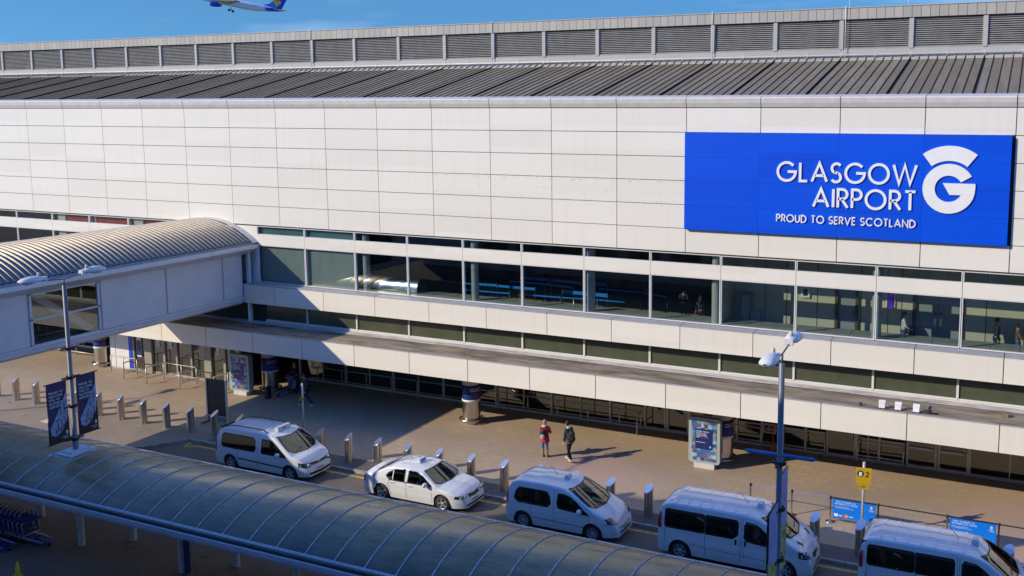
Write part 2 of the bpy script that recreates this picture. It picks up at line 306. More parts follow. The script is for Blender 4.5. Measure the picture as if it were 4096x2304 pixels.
poly_slab('paved_margin',[(6.6,-1.96),(6.6,-2.295),(40,-2.295),(40,-1.96)],-G0,-G0-.07,asph3)
kp=[(-40,-3.37),(3.4,-3.37),(5.37,-3.24),(6.02,-2.735),(6.31,-2.315),(6.6,-2.315),(40,-2.315)]; mb=MB()
for i in range(len(kp)-1):
    a=Vector(kp[i]);b=Vector(kp[i+1]);n_=Vector((-(b-a).y,(b-a).x)).normalized()*.036
    L=(b-a).length; k=max(1,int(L/.29)); 
    for j in range(k):
        if (a+(b-a)*j/k).x<-6 or (a+(b-a)*j/k).x>24: continue
        q0=a+(b-a)*(j+.01)/k; q1=a+(b-a)*(j+.985)/k; zt=-G0+.0015
        mb.prism([P(q0.x,q0.y,zt),P(q1.x,q1.y,zt),P(q1.x+n_.x,q1.y+n_.y,zt),P(q0.x+n_.x,q0.y+n_.y,zt)],(0,0,-.14))
struct(mb,'kerb',kerbm)
mb=MB(); zr=-G0-.035+.0013
yp=[(6.36,-2.33),(6.42,-2.50),(6.6,-2.41),(40,-2.41)]
def strip(mb,pts,w,z):
    for i in range(len(pts)-1):
        a=Vector(pts[i]);b=Vector(pts[i+1]);n_=Vector((-(b-a).y,(b-a).x)).normalized()*w/2
        mb.face([P(*(a-n_),z),P(*(b-n_),z),P(*(b+n_),z),P(*(a+n_),z)])
strip(mb,yp,.045,zr); struct(mb,'yellow_line',yline)
mb=MB(); strip(mb,[(4.0,-2.55),(4.75,-3.25)],.16,-G0+.0012); struct(mb,'pink_surfacing',pinkm)
mb=MB(); strip(mb,[(2.55,-2.85),(3.9,-3.2)],.10,-G0+.0012); strip(mb,[(3.6,-2.6),(3.85,-2.62)],.12,-G0+.0012); struct(mb,'white_road_marking',wline)
# ================================================================== terminal building
T=thing('airport_terminal','long white panelled airport terminal with louvred roof, two bands of windows and projecting entrance canopy','building',P(0,0))
T.location=(0,0,0)
X0,X1=-6,27; H6=.3199
rows=[-H6*i for i in range(7)]
mb=MB(); g=.0052
for i in range(X0,X1):
    for j in range(6):
        if 13<=i<=16 and 1<=j<=4: continue
        mb.wb(i+g,i+1-g,0,.05,rows[j+1]+g*.8,rows[j]-g*.8)
mb.build('upper_cladding',white,T)
mb=MB(); rq=random.Random(11)
for i in range(150):
    c=P(rq.uniform(8.95,13.0),-.0012,rq.choice((-.98,-1.0,-1.12,-1.25,-1.27))+rq.uniform(-.02,.02)); mb.lathe([(0,0),(rq.uniform(.012,.03),0)],c,6,0,'y')
mb.build('old_fixing_marks',mat('old fixing stain',(.60,.565,.48),.6),T)
mb=MB(); mb.wb(X0,X1,.02,.4,-1.9195,0.0,0); mb.wb(X0,X1,.012,.05,-1.935,-1.9195); mb.build('cladding_backing',seam,T)
mb=MB()
for i in range(X0,X1):
    pr=[(0,.006),(-.02,.06),(-.028,.118),(-.018,.132),(.11,.154),(.34,.168),(.34,.0)]
    a=[P(i+g,y,z) for y,z in pr]; mb.prism(a,P(i+1-g,0)-P(i+g,0))
mb.build('cornice',cornm,T)
mb=MB(); mb.wb(X0,X1,.03,.33,.004,.140); mb.build('cornice_joint',seam,T)
# roof slope with standing seams
ry0,rz0,ry1,rz1=.30,.158,2.66,.712
def roofz(y): return rz0+(rz1-rz0)*(y-ry0)/(ry1-ry0)
mb=MB(); mb.face([P(X0,ry0,rz0),P(X1,ry0,rz0),P(X1,ry1,rz1),P(X0,ry1,rz1)]); rf=mb.build('roof',roofm,T)
ribm=mat('seam cap dark metal',(.035,.032,.028),.9); grv=mat('roof gutter dark',(.012,.012,.012),.95); MAT['seam cap dark metal'].node_tree.nodes['Principled BSDF'].inputs['Specular IOR Level'].default_value=.05; grv.node_tree.nodes['Principled BSDF'].inputs['Specular IOR Level'].default_value=.02
mb=MB()
for i in range(X0*8,X1*8):
    x=i/8+.5/8*0; big=(i%8==4)
    w=.009 if big else .005; h=.018 if big else .008
    a=[P(x-w,ry0+.01,roofz(ry0+.01)),P(x+w,ry0+.01,roofz(ry0+.01)),P(x+w,ry0+.01,roofz(ry0+.01)+h),P(x-w,ry0+.01,roofz(ry0+.01)+h)]
    mb.prism(a,P(0,ry1,rz1)-P(0,ry0+.01,roofz(ry0+.01)),1 if big else 0)
s_=mb.build('standing_seam',[ribm,grv],rf); 
mb=MB()
for i in range(X0*8,X1*8):
    x=i/8; mb.prism([P(x+.008,ry1-.10,roofz(ry1-.10)+.003),P(x+.117,ry1-.10,roofz(ry1-.10)+.003),P(x+.117,ry1-.10,roofz(ry1-.10)+.03),P(x+.008,ry1-.10,roofz(ry1-.10)+.012)],P(0,ry1-.005,rz1+.035)-P(0,ry1-.10,roofz(ry1-.10)+.03))
mb.build('roof_flashing',zincb,T)
# louvre wall
ly=2.648
mb=MB(); mb.wb(X0,X1,ly,ly+.5,.68,.862); mb.build('plinth_band',zincb,T)
mb=MB(); mb.wb(X0,X1,ly+.07,ly+.45,.862,1.302); mb.build('louvre_backing',dark,T)
mb=MB()
for i in range(X0*8,X1*8): mb.wb(i/8+.003,(i+1)/8-.003,ly-.03,ly+.5,1.300,1.462)
mb.build('parapet',zinc,T)
mb=MB(); mb.wb(X0,X1,ly-.02,ly+.48,1.304,1.455,0); mb.wb(X0,X1,ly-.04,ly+.52,1.462,1.474,1); mb.build('parapet_coping',[seam,zincb],T)
mb=MB(); a=P(X0,ly-.03,.777);b=P(X1,ly-.03,.777); mb.tube([a,b],.045,8); 
for i in range(X0*2,X1*2): mb.wb(i/2-.012,i/2+.012,ly-.035,ly,.755,.80)
mb.build('roof_pipe',cornm,T)
for i in range(X0,20): mb=MB(); mb.wb(i+.5-.028,i+.5+.028,ly-.012,ly+.08,.862,1.300); mb.build('louvre_post',zincb,T)
for i in range(-6,19):
    mb=MB(); xa,xb=i+.5+.028,i+1.5-.028
    for k in range(14):
        z=.885+k*.0295; mb.prism([P(xa,ly+.006,z-.004),P(xa,ly+.010,z-.008),P(xa,ly+.055,z+.019),P(xa,ly+.050,z+.023)],P(xb,0)-P(xa,0))
    mb.wb(xa,xb,ly,ly+.05,.862,.878); mb.wb(xa,xa+.012,ly,ly+.05,.878,1.300); mb.wb(xb-.012,xb,ly,ly+.05,.878,1.300)
    mb.build('louvre_panel',louv,T)
# little roof masts
for x,h in ((14.57,.45),(15.42,.5),(4.52,.02)):
    mb=MB(); mb.tube([P(x,ly+.2,1.46),P(x,ly+.2,1.46+h)],.022,6); tag(mb.build('roof_mast',whitep),{14.57:'thin white mast on the roof parapet, left of the two',15.42:'thin white mast on the roof parapet, right of the two',4.52:'short stub mast on the far left of the roof parapet'}[x],'mast')
for x in (14.56,12.5,8.5,4.5):
    mb=MB(); mb.tube([P(x,ly-.035,.70),P(x,ly-.045,1.3),P(x,ly-.05,1.50)],.02,6); mb.build('conductor_pipe',whitep,T)
# windows of the first floor
def win(name,xa,xb,za,zb,fw_,gm,y=0,back=None,depth=.035,mull=None):
    mb=MB(); mb.wb(xa,xb,y-.004,y+depth,zb-fw_,zb); mb.wb(xa,xb,y-.004,y+depth,za,za+fw_)
    mb.wb(xa,xa+.012,y-.003,y+depth,za+fw_,zb-fw_); mb.wb(xb-.012,xb,y-.003,y+depth,za+fw_,zb-fw_)
    o=mb.build(name,frame,T); mb=MB(); q=[P(xa+.012,y+.022,za+fw_),P(xb-.012,y+.022,za+fw_),P(xb-.012,y+.022,zb-fw_),P(xa+.012,y+.022,zb-fw_)]
    mb.face(q); mb.build('pane',gm,o)
    return o
LW=-2.248;
def allbays(lo,hi): return range(lo,hi)
for i in allbays(-3,19):
    xa,xb=i+.5,i+1.5
    if 3.4<xa<5.5: continue
    win('clerestory_window',xa+.004,xb-.004,-2.076,-1.935,.009,glass)
    win('window',xa+.004,xb-.004,-2.874,LW-.001,.012,glass)
mb=MB()
for i in range(-3,19):
    xa,xb=i+.5,i+1.5
    if 3.4<xa<4.6: mb.wb(xa+.004,xb-.004,.0,.06,-2.88,-1.937); continue
    if 4.6<xa<5.5: mb.wb(xa+.004,xb-.004,.0,.06,-2.88,-1.937); continue
    mb.wb(xa+.003,xb-.003,-.006,.05,LW,-2.076)
mb.build('window_spandrel',white,T)
# fascia 1 (balcony band), ledge
f1a=5.33
mb=MB()
for i in range(5,X1):
    a=max(i+g,f1a); mb.wb(a,i+1-g,-.1845,-.13,-3.2026,-2.894)
    mb.wb(a,i+1-g,-.19,.0,-2.894,-2.8805,1)
mb.build('balcony_fascia',[white,ledge],T)
mb=MB(); mb.wb(f1a+.004,X1,-.13,.35,-3.2,-2.896); mb.build('balcony_soffit',seam,T)
# band under fascia: opaque windows
for i in range(5,19):
    xa=i+.5; 
    mb=MB(); mb.wb(xa+.003 if i>5 else 5.62,xa+.997,.0,.03,-3.517,-3.498); mb.wb(xa+.985,xa+1.012,-.01,.03,-3.498,-3.2); o=mb.build('low_window',frame,T)
    mb=MB(); mb.face([P(max(xa,5.62),.012,-3.498),P(xa+.985,.012,-3.498),P(xa+.985,.012,-3.2),P(max(xa,5.62),.012,-3.2)]); mb.build('pane',olive,o)
mb=MB(); mb.wb(5.62,X1,-.03,.03,-3.545,-3.519); mb.wb(5.62,X1,-.06,.03,-3.57,-3.547); mb.build('low_sill',frame,T)
mb=MB(); mb.wb(-6,X1,.03,.3,-4.0,-3.2); mb.wb(-6,5.62,.0,.03,-3.6,-3.13); mb.build('wall_band',dark,T)
# entrance canopy roof + fascia 2
mb=MB()
nx=66
for i in range(nx):
    xa=-6+33*i/nx; mb.face([P(xa,-.70,-3.5405),P(xa+.5,-.70,-3.5405),P(xa+.5,.0,-3.548),P(xa,.0,-3.548)])
mb.wb(X0,X1,-.70,.74,-3.85,-3.56); cr_=mb.build('canopy_roof',flatroof,T)
mb=MB()
mb.prism([P(-6,-.165,-3.5405),P(-6,-.03,-3.5405),P(-6,-.03,-3.528),P(-6,-.15,-3.5365)],P(X1,0)-P(-6,0)); mb.build('roof_flashing_strip',flash,T)
mb=MB()
for i in range(X0,X1): mb.wb(i+g,i+1-g,-.7118,-.70,-3.8616,-3.5445)
for i in range(X0,X1): mb.wb(i+g,i+1-g,-.7155,-.69,-3.5445,-3.536,1)
mb.build('canopy_fascia',[white,ledge],T); mb=MB(); mb.wb(X0,X1,-.705,-.6995,-3.855,-3.545); mb.build('fascia_joint',seam,T)
# interiors first floor
zf=-3.13
mb=MB(); mb.wb(-6,X1,.02,8,zf-.02,zf); mb.build('hall_floor',floorin,T)
mb=MB(); mb.wb(-6,X1,.06,3.2,-1.93,-1.90); mb.build('hall_ceiling',mat('hall ceiling',(.45,.44,.42),.7),T); mb=MB(); mb.wb(-6,X1,3.2,3.3,zf,-1.9); mb.wb(-6.05,-6,.0,3.2,zf,-1.9); mb.build('hall_wall',mat('hall back wall',(.26,.22,.20),.6,amp=.4,sc=.6),T)
sillm=mat('grey green window sill',(.26,.30,.27),.5,amp=.1)
mb=MB(); 
for i in range(-6,27): 
    for k in range(3): mb.wb(i+.5+k/3+.003,i+.5+(k+1)/3-.003,.04,.46,-2.90,-2.872)
mb.wb(-6,X1,.40,.45,zf,-2.90); mb.build('inner_sill',sillm,T)
mb=MB(); mb.wb(8.95,12.75,1.60,1.68,zf+.001,zf+.004); mb.build('floor_strip',yel,T)
# blinds behind the first windows right of the bridge
mb=MB(); mb.wb(5.52,7.50,.055,.065,-2.86,-2.25); mb.build('blind',blind,T); mb=MB(); mb.wb(5.52,7.50,.055,.065,-2.08,-1.93); mb.build('blind',teal,T)
# partition wall right part
pw=MB()
pw.wb(13.42,13.46,.25,.79,zf,-1.93); pw.wb(13.42,14.35,.79,.84,zf,-1.93); pw.wb(14.35,14.9,.79,.84,zf,-1.93); pw.wb(15.13,15.9,.79,.84,zf,-1.93); pw.wb(16.45,27,.79,.84,zf,-1.93); pw.wb(14.9,15.13,.79,.84,-2.27,-1.93); pw.wb(15.9,16.45,.79,.84,-2.27,-1.93)
pt_=pw.build('partition_wall',partw,T)
mb=MB()
for x in (13.9,14.2,14.62,15.2,15.55,15.72,16.75,17.2,17.7): mb.wb(x-.004,x+.004,.787,.79,zf,-1.93)
mb.build('panel_joint',seam,T)
mb=MB(); mb.wb(14.9,15.13,.80,.82,zf,-2.27); d1=mb.build('interior_door',doorg,T); mb=MB(); mb.tube([P(15.10,.785,-2.75),P(15.10,.785,-2.65)],.015,6); mb.build('handle',steel,d1)
for xa,xb in ((15.9,16.172),(16.178,16.45)):
    mb=MB(); mb.wb(xa,xb,.80,.82,zf,-2.27); d2=mb.build('interior_door',doorg,T)
    x=16.14 if xa<16 else 16.21; mb=MB(); mb.wb(x-.015,x+.015,.794,.80,-2.80,-2.70); mb.build('push_plate',steel,d2); mb=MB(); mb.lathe([(0,0),(.06,0),(.06,-.01),(0,-.01)],P(x,.797,-2.64),12,0,'y'); mb.build('blue_disc',mat('blue disc',(.02,.15,.6),.4),d2)
mb=MB(); mb.wb(14.86,14.9,.765,.80,zf,-2.25); mb.wb(15.13,15.17,.765,.80,zf,-2.25); mb.wb(15.86,15.9,.765,.80,zf,-2.25); mb.wb(16.45,16.49,.765,.80,zf,-2.25); mb.build('door_frame',mat('dark door frame',(.10,.085,.07),.4),T)
mb=MB(); mb.wb(15.52,15.64,.77,.79,-2.62,-2.38,0); o=mb.build('wall_screen',whitep,T); mb=MB(); mb.wb(15.535,15.625,.765,.77,-2.60,-2.40); mb.build('screen',mat('display screen',(.08,.03,.35),.2,amp=.5,sc=8,emit=.25),o)
mb=MB(); mb.wb(14.40,14.52,.765,.79,-2.56,-2.40); o=mb.build('wall_box',whitep,T); mb=MB(); mb.wb(14.43,14.49,.76,.765,-2.53,-2.44); mb.build('screen',blkp,o)
mb=MB(); mb.wb(13.62,13.72,.60,.78,-3.13,-2.55); mb.wb(13.74,13.86,.62,.74,-3.13,-2.78); mb.build('interior_cabinet',doorg,T)
# left interior: red walls
mb=MB(); mb.wb(.80,1.50,.075,.10,zf,-1.93); mb.wb(1.62,2.50,.075,.10,zf,-1.93); mb.wb(2.86,3.56,.075,.10,zf,-1.93); mb.build('red_partition',redw,T)
mb=MB(); mb.wb(.82,1.49,.05,.07,-2.50,-2.37); mb.build('red_counter',redb,T)
mb=MB(); mb.wb(.58,.78,.06,.10,zf,-1.93); mb.wb(1.54,1.60,.06,.1,zf,-1.93); mb.wb(2.56,2.8,.06,.1,zf,-1.93); mb.build('inner_pier',partw,T)
# inner round columns
ic=mat('inner column paint',(.36,.40,.37),.35)
for x in (9.62,11.55,7.62,13.40,15.50,1.55,17.55):
    mb=MB(); r=.06*U
    mb.lathe([(r,0),(r,(2.9-1.93+.23)*U)],P(x,.13,zf),16); mb.build('inner_column',ic,T)
# foil covered duct
foil=mat('silver foil',(.8,.8,.78),.18,1,amp=.05); mb=MB(); rr=random.Random(3); vs=[];n=9
for i in range(14):
    x=7.34+i*.09
    for j in range(n):
        a=PI*j/(n-1); r=.15*min(1,.25+i*.22)*(1+rr.uniform(-.07,.07)); vs.append(P(x+rr.uniform(-.01,.01),.33-math.cos(a)*r*.9,-2.86+math.sin(a)*r*1.35))
mb.faces(vs,[(i*n+j,i*n+j+1,(i+1)*n+j+1,(i+1)*n+j) for i in range(13) for j in range(n-1)],0,True); tag(mb.build('foil_duct',foil),'crumpled silver foil covered duct lying behind the first clear window right of the bridge','duct')
# ------------------------------------------------------------------ ground floor
gz=-3.86
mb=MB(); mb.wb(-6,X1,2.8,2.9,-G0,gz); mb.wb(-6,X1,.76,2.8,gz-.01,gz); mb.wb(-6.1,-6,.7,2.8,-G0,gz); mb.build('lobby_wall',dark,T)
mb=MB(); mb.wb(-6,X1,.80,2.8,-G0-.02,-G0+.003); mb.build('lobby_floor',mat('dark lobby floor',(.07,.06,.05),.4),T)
doors=[(12.15,12.79),(14.80,15.20),(15.85,16.62)]
gm=[-5.4,-4.4,-3.4,-2.4,-1.4,-.4,.6,1.3,5.62,6.62,7.61,8.6,9.59,10.58,11.57,12.12,12.83,13.54,13.90,14.52,14.80,15.21,15.51,15.85,16.64,17.6,18.6,19.6,20.6]
for a,b in zip(gm[:-1],gm[1:]):
    if b-a>2: continue
    isd=any(abs(a-p)<.09 and abs(b-q)<.09 for p,q in doors)
    if not isd:
        mb=MB(); mb.wb(a-.012,a+.012,.73,.78,-G0,gz); mb.wb(a+.012,b-.012,.74,.77,-G0,-G0+.022); 
        if b-a>.6 or a in (13.9,15.21): mb.wb((a+b)/2-.006,(a+b)/2+.006,.742,.77,-G0+.022,gz)
        if 13.5<a<15.6: mb.wb(a+.012,b-.012,.743,.77,-4.42,-4.405)
        mb.wb(a+.012,b-.012,.735,.77,-G0+.022,-G0+.03)
        o=mb.build('shopfront_window',frame,T); mb=MB(); mb.face([P(a+.012,.765,-G0+.02),P(b-.012,.765,-G0+.02),P(b-.012,.765,gz),P(a+.012,.765,gz)]); mb.build('pane',glassd,o)
    else:
        n=1 if b-a<.5 else 2
        for k in range(n):
            xa=a+(b-a)*k/n+.004; xb=a+(b-a)*(k+1)/n-.004; mb=MB()
            mb.wb(xa,xa+.03,.725,.77,-G0+.003,gz); mb.wb(xb-.03,xb,.725,.77,-G0+.003,gz); mb.wb(xa+.03,xb-.03,.728,.768,-G0+.004,-G0+.045)
            if a>15.5: mb.wb(xa+.03,xb-.03,.728,.768,-4.46,-4.43)
            o=mb.build('entrance_door',mat('door frame beige',(.55,.52,.47),.4,amp=.05),T)
            mb=MB(); mb.face([P(xa+.03,.75,-G0+.04),P(xb-.03,.75,-G0+.04),P(xb-.03,.75,gz),P(xa+.03,.75,gz)]); mb.build('pane',glassd,o)
            mb=MB(); hx=xb-.05; mb.tube([P(hx,.715,-4.45),P(hx,.70,-4.44),P(hx,.70,-4.34),P(hx,.715,-4.33)],.018,6); mb.build('handle',steel,o)
# entrance vestibule
ve=[(1.86,2.0,'w'),(2.0,2.35,'W'),(2.35,2.47,'B'),(2.47,2.50,'f'),(2.50,2.77,'g'),(2.77,2.95,'F'),(2.95,3.22,'g'),(3.22,3.27,'f'),(3.27,3.53,'g'),(3.53,3.57,'f'),(3.57,3.88,'g'),(3.88,3.92,'f'),(3.92,4.22,'g'),(4.22,4.38,'F'),(4.38,4.65,'g'),(4.65,4.70,'f'),(4.70,4.98,'g'),(4.98,5.02,'f')]
bs=mat('blue entrance stripe',(.01,.06,.50),.4); ff=mat('door post beige',(.33,.30,.245),.4)
for xa,xb,k in ve:
    mb=MB()
    if k in 'wW': mb.wb(xa+.004,xb-.004,-.03 if k=='w' else -.025,.0,-G0,gz); mb.build('entrance_wall_panel',whitep,T)
    if k=='B': mb.wb(xa,xb,-.035,.0,-G0,gz); mb.build('blue_stripe',bs,T)
    if k=='f': mb.wb(xa,xb,-.045,.0,-G0,gz); mb.build('door_post',ff,T)
    if k=='F': mb.wb(xa,xb,-.06,.03,-G0,gz); mb.build('door_post',ff,T)
    if k=='g':
        mb.wb(xa,xb,-.035,-.005,-G0,-G0+.035); o=mb.build('entrance_glass_panel',ff,T); mb=MB(); mb.face([P(xa,-.02,-G0+.03),P(xb,-.02,-G0+.03),P(xb,-.02,gz),P(xa,-.02,gz)]); mb.build('pane',glassd,o)
mb=MB(); mb.wb(1.86,5.0,.6,.62,-G0,gz); mb.build('vestibule_back',mat('vestibule grey wall',(.20,.23,.22),.5,amp=.3,sc=1),T)
mb=MB(); mb.wb(5.02,5.06,-.04,.75,-G0,gz); mb.build('vestibule_side',mat('dark navy side panel',(.02,.025,.05),.4),T)
mb=MB()
for x in (3.10,3.40,4.52): 
    o_=P(x,-.03,-4.22); mb2=MB(); emblem(mb,lambda a,b,d,o_=o_:o_+Vector((a*.28-.14,-d-.004,b*.28)),0)
mb.build('door_emblem',wtxt,T)
mb=MB(); mb.wb(2.58,2.68,-.045,-.035,-4.45,-4.02); o=mb.build('door_notice',whitep,T); mb=MB(); mb.wb(2.585,2.675,-.05,-.045,-4.42,-4.15); mb.build('notice_text_block',navy,o)
# round columns
for x in (-2.4,1.64,5.675,9.62,13.575):
    mb=MB(); c=P(x,-.03); r=.135*U; 
    mb.lathe([(r*.97,0),(r*.97,(G0-3.86)*U)],c,32); cc=mb.build('column',colm,T)
    mb=MB(); mb.lathe([(r*1.01,.0),(r*1.01,(G0-4.375)*U)],c,32); mb.build('steel_sleeve',steel,cc)
    mb=MB(); mb.lathe([(r*1.0,(G0-4.375)*U),(r*1.03,(G0-4.373)*U),(r*1.03,(G0-4.34)*U),(r,(G0-4.34)*U)],c,32); mb.build('collar',whitep,cc)
    mb=MB(); mb.lathe([(r*1.015,(G0-4.34)*U),(r*1.015,(G0-4.123)*U),(r*.97,(G0-4.12)*U)],c,32); bnd=mb.build('blue_band',navy,cc)
    mb=MB(); pr=[]; 
    for j in range(33): a=2*PI*j/32; pr.append(c+Vector((math.cos(a)*r*1.28,math.sin(a)*r*1.28,.20)))
    mb.tube(pr,.045,8,cap=False); 
    for a in (45,135,225,315): mb.tube([c+Vector((math.cos(R(a))*r*.98,math.sin(R(a))*r*.98,.20)),c+Vector((math.cos(R(a))*r*1.26,math.sin(R(a))*r*1.26,.20))],.02,6)
    mb.build('bumper_ring',steel,cc)
    # band lettering wraps the drum: thank-you line and a red ring
    mb=MB()
    def wrap(u,v,off=.012,c=c,r=r): a=-PI/2+u/r; return c+Vector((math.cos(a)*(r*1.015+off),math.sin(a)*(r*1.015+off),(G0-4.34)*U+v))
    for ln,(s_t,v) in enumerate((('THANK YOU FOR NOT',.50),('SMOKING HERE',.40))):
        cx=.18; t=.14
        for ch in s_t:
            w,st=GL.get(ch,GL[' ']); 
            for q in st: ribbon(mb,[((p[0]*.86+t/2)*.055+cx,(p[1]*.86+t/2)*.055+v) for p in q],.010,lambda a,b,d:wrap(a,b),0)
            cx+=(w*.86+t+.14)*.055
    mb.build('band_text',wtxt,bnd)
    mb=MB(); ribbon(mb,arc(.52,.19,.085,0,360,n=24),.02,lambda a,b,d:wrap(a,b),0); ribbon(mb,[(.46,.25),(.58,.13)],.018,lambda a,b,d:wrap(a,b,.014),0); mb.build('no_smoking_ring',mat('red print',(.6,.02,.04),.5),bnd)
# ------------------------------------------------------------------ big sign
S=thing('airport_sign','large blue rectangular airport name sign with white raised letters mounted on the white wall','sign')
mb=MB()
for i in range(13,17):
    for j in range(1,5):
        e=.0009; xb_=i+1-e if i<16 else 16.965
        mb.wb(i+e,xb_,-.06,.03,rows[j+1]+e,rows[j]-e)
mb.wb(13.01,16.96,-.052,.03,rows[5]+.004,rows[1]-.004)
bd=mb.build('sign_board',bluesign,S)
zA=Vector((0,0,1));xA=Vector((1,0,0));nA=Vector((0,-1,0)); yy=-.078; dp=.05
side=mat('letter return dark blue',(.02,.03,.12),.5)
def words(s,zt,zb,x0,x1,name,t):
    mb=MB(); h=(zt-zb)*U; write(mb,s,h,P(x0,yy,zb),xA,zA,nA,t=t,gap=.10,depth=dp,width=(x1-x0)*U)
    mb.build(name,letw,S)
words('GLASGOW',-.668,-.928,14.237,15.945,'glasgow_lettering',.125)
words('AIRPORT',-.985,-1.241,14.695,15.945,'airport_lettering',.125)
tw_=text_w('PROUD TO SERVE SCOTLAND',.15,.10); cur=0
for wd_ in ('PROUD','TO','SERVE','SCOTLAND'):
    w_=text_w(wd_,.15,.10); xa_=14.243+(15.945-14.243)*cur/tw_; words(wd_,-1.338,-1.440,xa_,xa_+(15.945-14.243)*w_/tw_,'slogan_word',.15); cur+=w_+.10+(.22*.85+.15+.10)
mb=MB(); o_=P(16.006,yy,-1.247); k_=.589*U; emblem(mb,lambda a,b,d:o_+Vector((a*k_,d,b*k_)),dp*1.2); mb.build('emblem',letw,S)
# ================================================================== foot bridge
Bd=thing('foot_bridge','enclosed white foot bridge with ribbed metal barrel roof running out from the terminal','bridge')
bx1,bx0=5.33,3.55; yE=-12.15
seams=[-.086,-.615,-1.715,-2.825,-3.878]+[-3.878-1.09*k for k in range(1,8)]
seams=[s for s in seams if s>yE]+[yE]
for side_x,s in ((bx1,1),(bx0,-1)):
    ya=-.19 if s>0 else -.0
    prev=ya
    for sy in seams[1:]:
        y1_,y0_=prev-.015,sy+.015
        if sy==-3.878 or prev<-7 and prev>-8.2: prev=sy; continue   # glazed bay
        mb=MB(); mb.wb(side_x-.02,side_x+.004,y0_,y1_,-3.095,-2.755); mb.wb(side_x-.02,side_x+.004,y0_,y1_,-2.750,-2.40); mb.wb(side_x-.018,side_x+.002,y0_,y1_,-2.756,-2.749); mb.build('wall_panel',bridgew,Bd)
        prev=sy
mb=MB(); 
for sx in (bx1,bx0):
    prev=-.19
    for sy in seams[1:]:
        if not (sy==-3.878 or prev<-7 and prev>-8.2): mb.wb(sx-.028,sx-.006,sy,prev,-3.10,-2.40)
        prev=sy
    for sy in seams: mb.wb(sx-.018,sx-.002,sy-.012,sy+.012,-3.10,-2.40)
mb.build('wall_frame',mat('bridge frame grey',(.42,.44,.48),.45),Bd)
# glazed bay with diagonal brace and handrail
for sx,s in ((bx1,1),(bx0,-1)):
    mb=MB(); a_,b_=-3.863,-2.84
    for (y0_,y1_,z0_,z1_) in ((a_,a_+.035,-3.10,-2.41),(b_-.03,b_,-3.10,-2.41),(a_,b_,-3.115,-3.09),(a_,b_,-2.765,-2.742),(a_,b_,-2.425,-2.405)): mb.wb(sx-.03,sx+.006,y0_,y1_,z0_,z1_)
    o=mb.build('window_frame',bridgew,Bd)
    mb=MB(); mb.face([P(sx-.01,a_,-3.1),P(sx-.01,b_,-3.1),P(sx-.01,b_,-2.41),P(sx-.01,a_,-2.41)]); mb.build('pane',glassd,o)
mb=MB(); mb.prism([P(bx1-.09,-3.83,-2.44),P(bx1-.09,-3.72,-2.41),P(bx1-.09,-2.86,-3.05),P(bx1-.09,-2.98,-3.09)],(-.12,0,0)); mb.build('diagonal_brace',whitep,Bd)
mb=MB()
for z in (-2.83,-3.03): mb.tube([P(bx1-.2,-3.9,z),P(bx1-.2,-2.8,z)],.025,8)
for y in (-3.62,-3.2,-2.9): mb.tube([P(bx1-.2,y,-3.12),P(bx1-.2,y,-2.83)],.02,6)
mb.build('handrail',steel,Bd)
mb=MB(); mb.wb(bx0,bx1,yE,-.0,-3.13,-3.105); mb.build('bridge_floor',mat('bridge floor grey brown',(.30,.28,.25),.6),Bd)
mb=MB(); mb.wb(bx0,bx0+.02,yE,0,-3.1,-2.3); mb.build('inner_lining',mat('inner lining',(.45,.44,.40),.6),Bd)
# lower curved edge and soffit
mb=MB(); pr=[(bx1-.01,-3.10),(bx1+.012,-3.115),(bx1+.012,-3.135),(bx1-.005,-3.14),(bx1-.004,-3.19),(bx1-.035,-3.225),(bx1-.12,-3.25),(bx0+.12,-3.25),(bx0+.035,-3.225),(bx0,-3.19),(bx0,-3.10)]
mb.prism([P(x,-.19,z) for x,z in pr],P(0,yE)-P(0,-.19)); mb.build('soffit',bridgew,Bd)
# eaves strip, box beam
for s in (1,-1):
    ex=bx1+.20 if s>0 else bx0-.20; ix=bx1 if s>0 else bx0
    mb=MB(); mb.prism([P(ex,0,-2.297),P(ex,0,-2.245),P(ex-s*.05,0,-2.235),P(ex-s*.21,0,-2.235),P(ex-s*.21,0,-2.40),P(ex-s*.19,0,-2.40)],P(0,yE)-P(0,0)); mb.build('eaves_beam',whitep,Bd)
    mb=MB(); mb.prism([P(ex-s*.05,0,-2.234),P(ex-s*.03,0,-2.205),P(ex-s*.20,0,-2.15),P(ex-s*.22,0,-2.234)],P(0,yE)-P(0,0)); mb.build('gutter',ledge,Bd)
# corrugated barrel roof
cx_=(bx0+bx1)/2; hw=(bx1-bx0)/2+.15; rise=.345; Rr=(hw*hw+rise*rise)/(2*rise); a0=math.asin(hw/Rr)
def arcpt(a,r): return (cx_+r*math.sin(a), -2.20+rise-Rr+r*math.cos(a))
ncr=int((-.25-yE)/.0875); vs=[];na=28;prof=[(0,.0),(.26,.0),(.46,.024),(.80,.024),(1,0)]
ysl=[]
for k in range(ncr):
    for u,h in prof[:-1]: ysl.append((-.12-(k+u)*.0875,h))
for y,h in ysl:
    for j in range(na+1):
        a=-a0+2*a0*j/na; x,z=arcpt(a,Rr+h); vs.append(P(x,y,z))
mb=MB(); n1=na+1; mb.faces(vs,[(i*n1+j,i*n1+j+1,(i+1)*n1+j+1,(i+1)*n1+j) for i in range(len(ysl)-1) for j in range(na)],0,False)
rfb=mb.build('barrel_roof',corr,Bd)
for p_ in rfb.data.polygons: p_.use_smooth=False
vs=[]
for y,rr_ in ((-.12,Rr+.018),(-.0,Rr+.03)):
    for j in range(na+1): a=-a0*1.03+2*a0*1.03*j/na; x,z=arcpt(a,rr_); vs.append(P(x,y,z))
mb=MB(); mb.faces(vs,[(j,j+1,n1+j+1,n1+j) for j in range(na)],0,True)
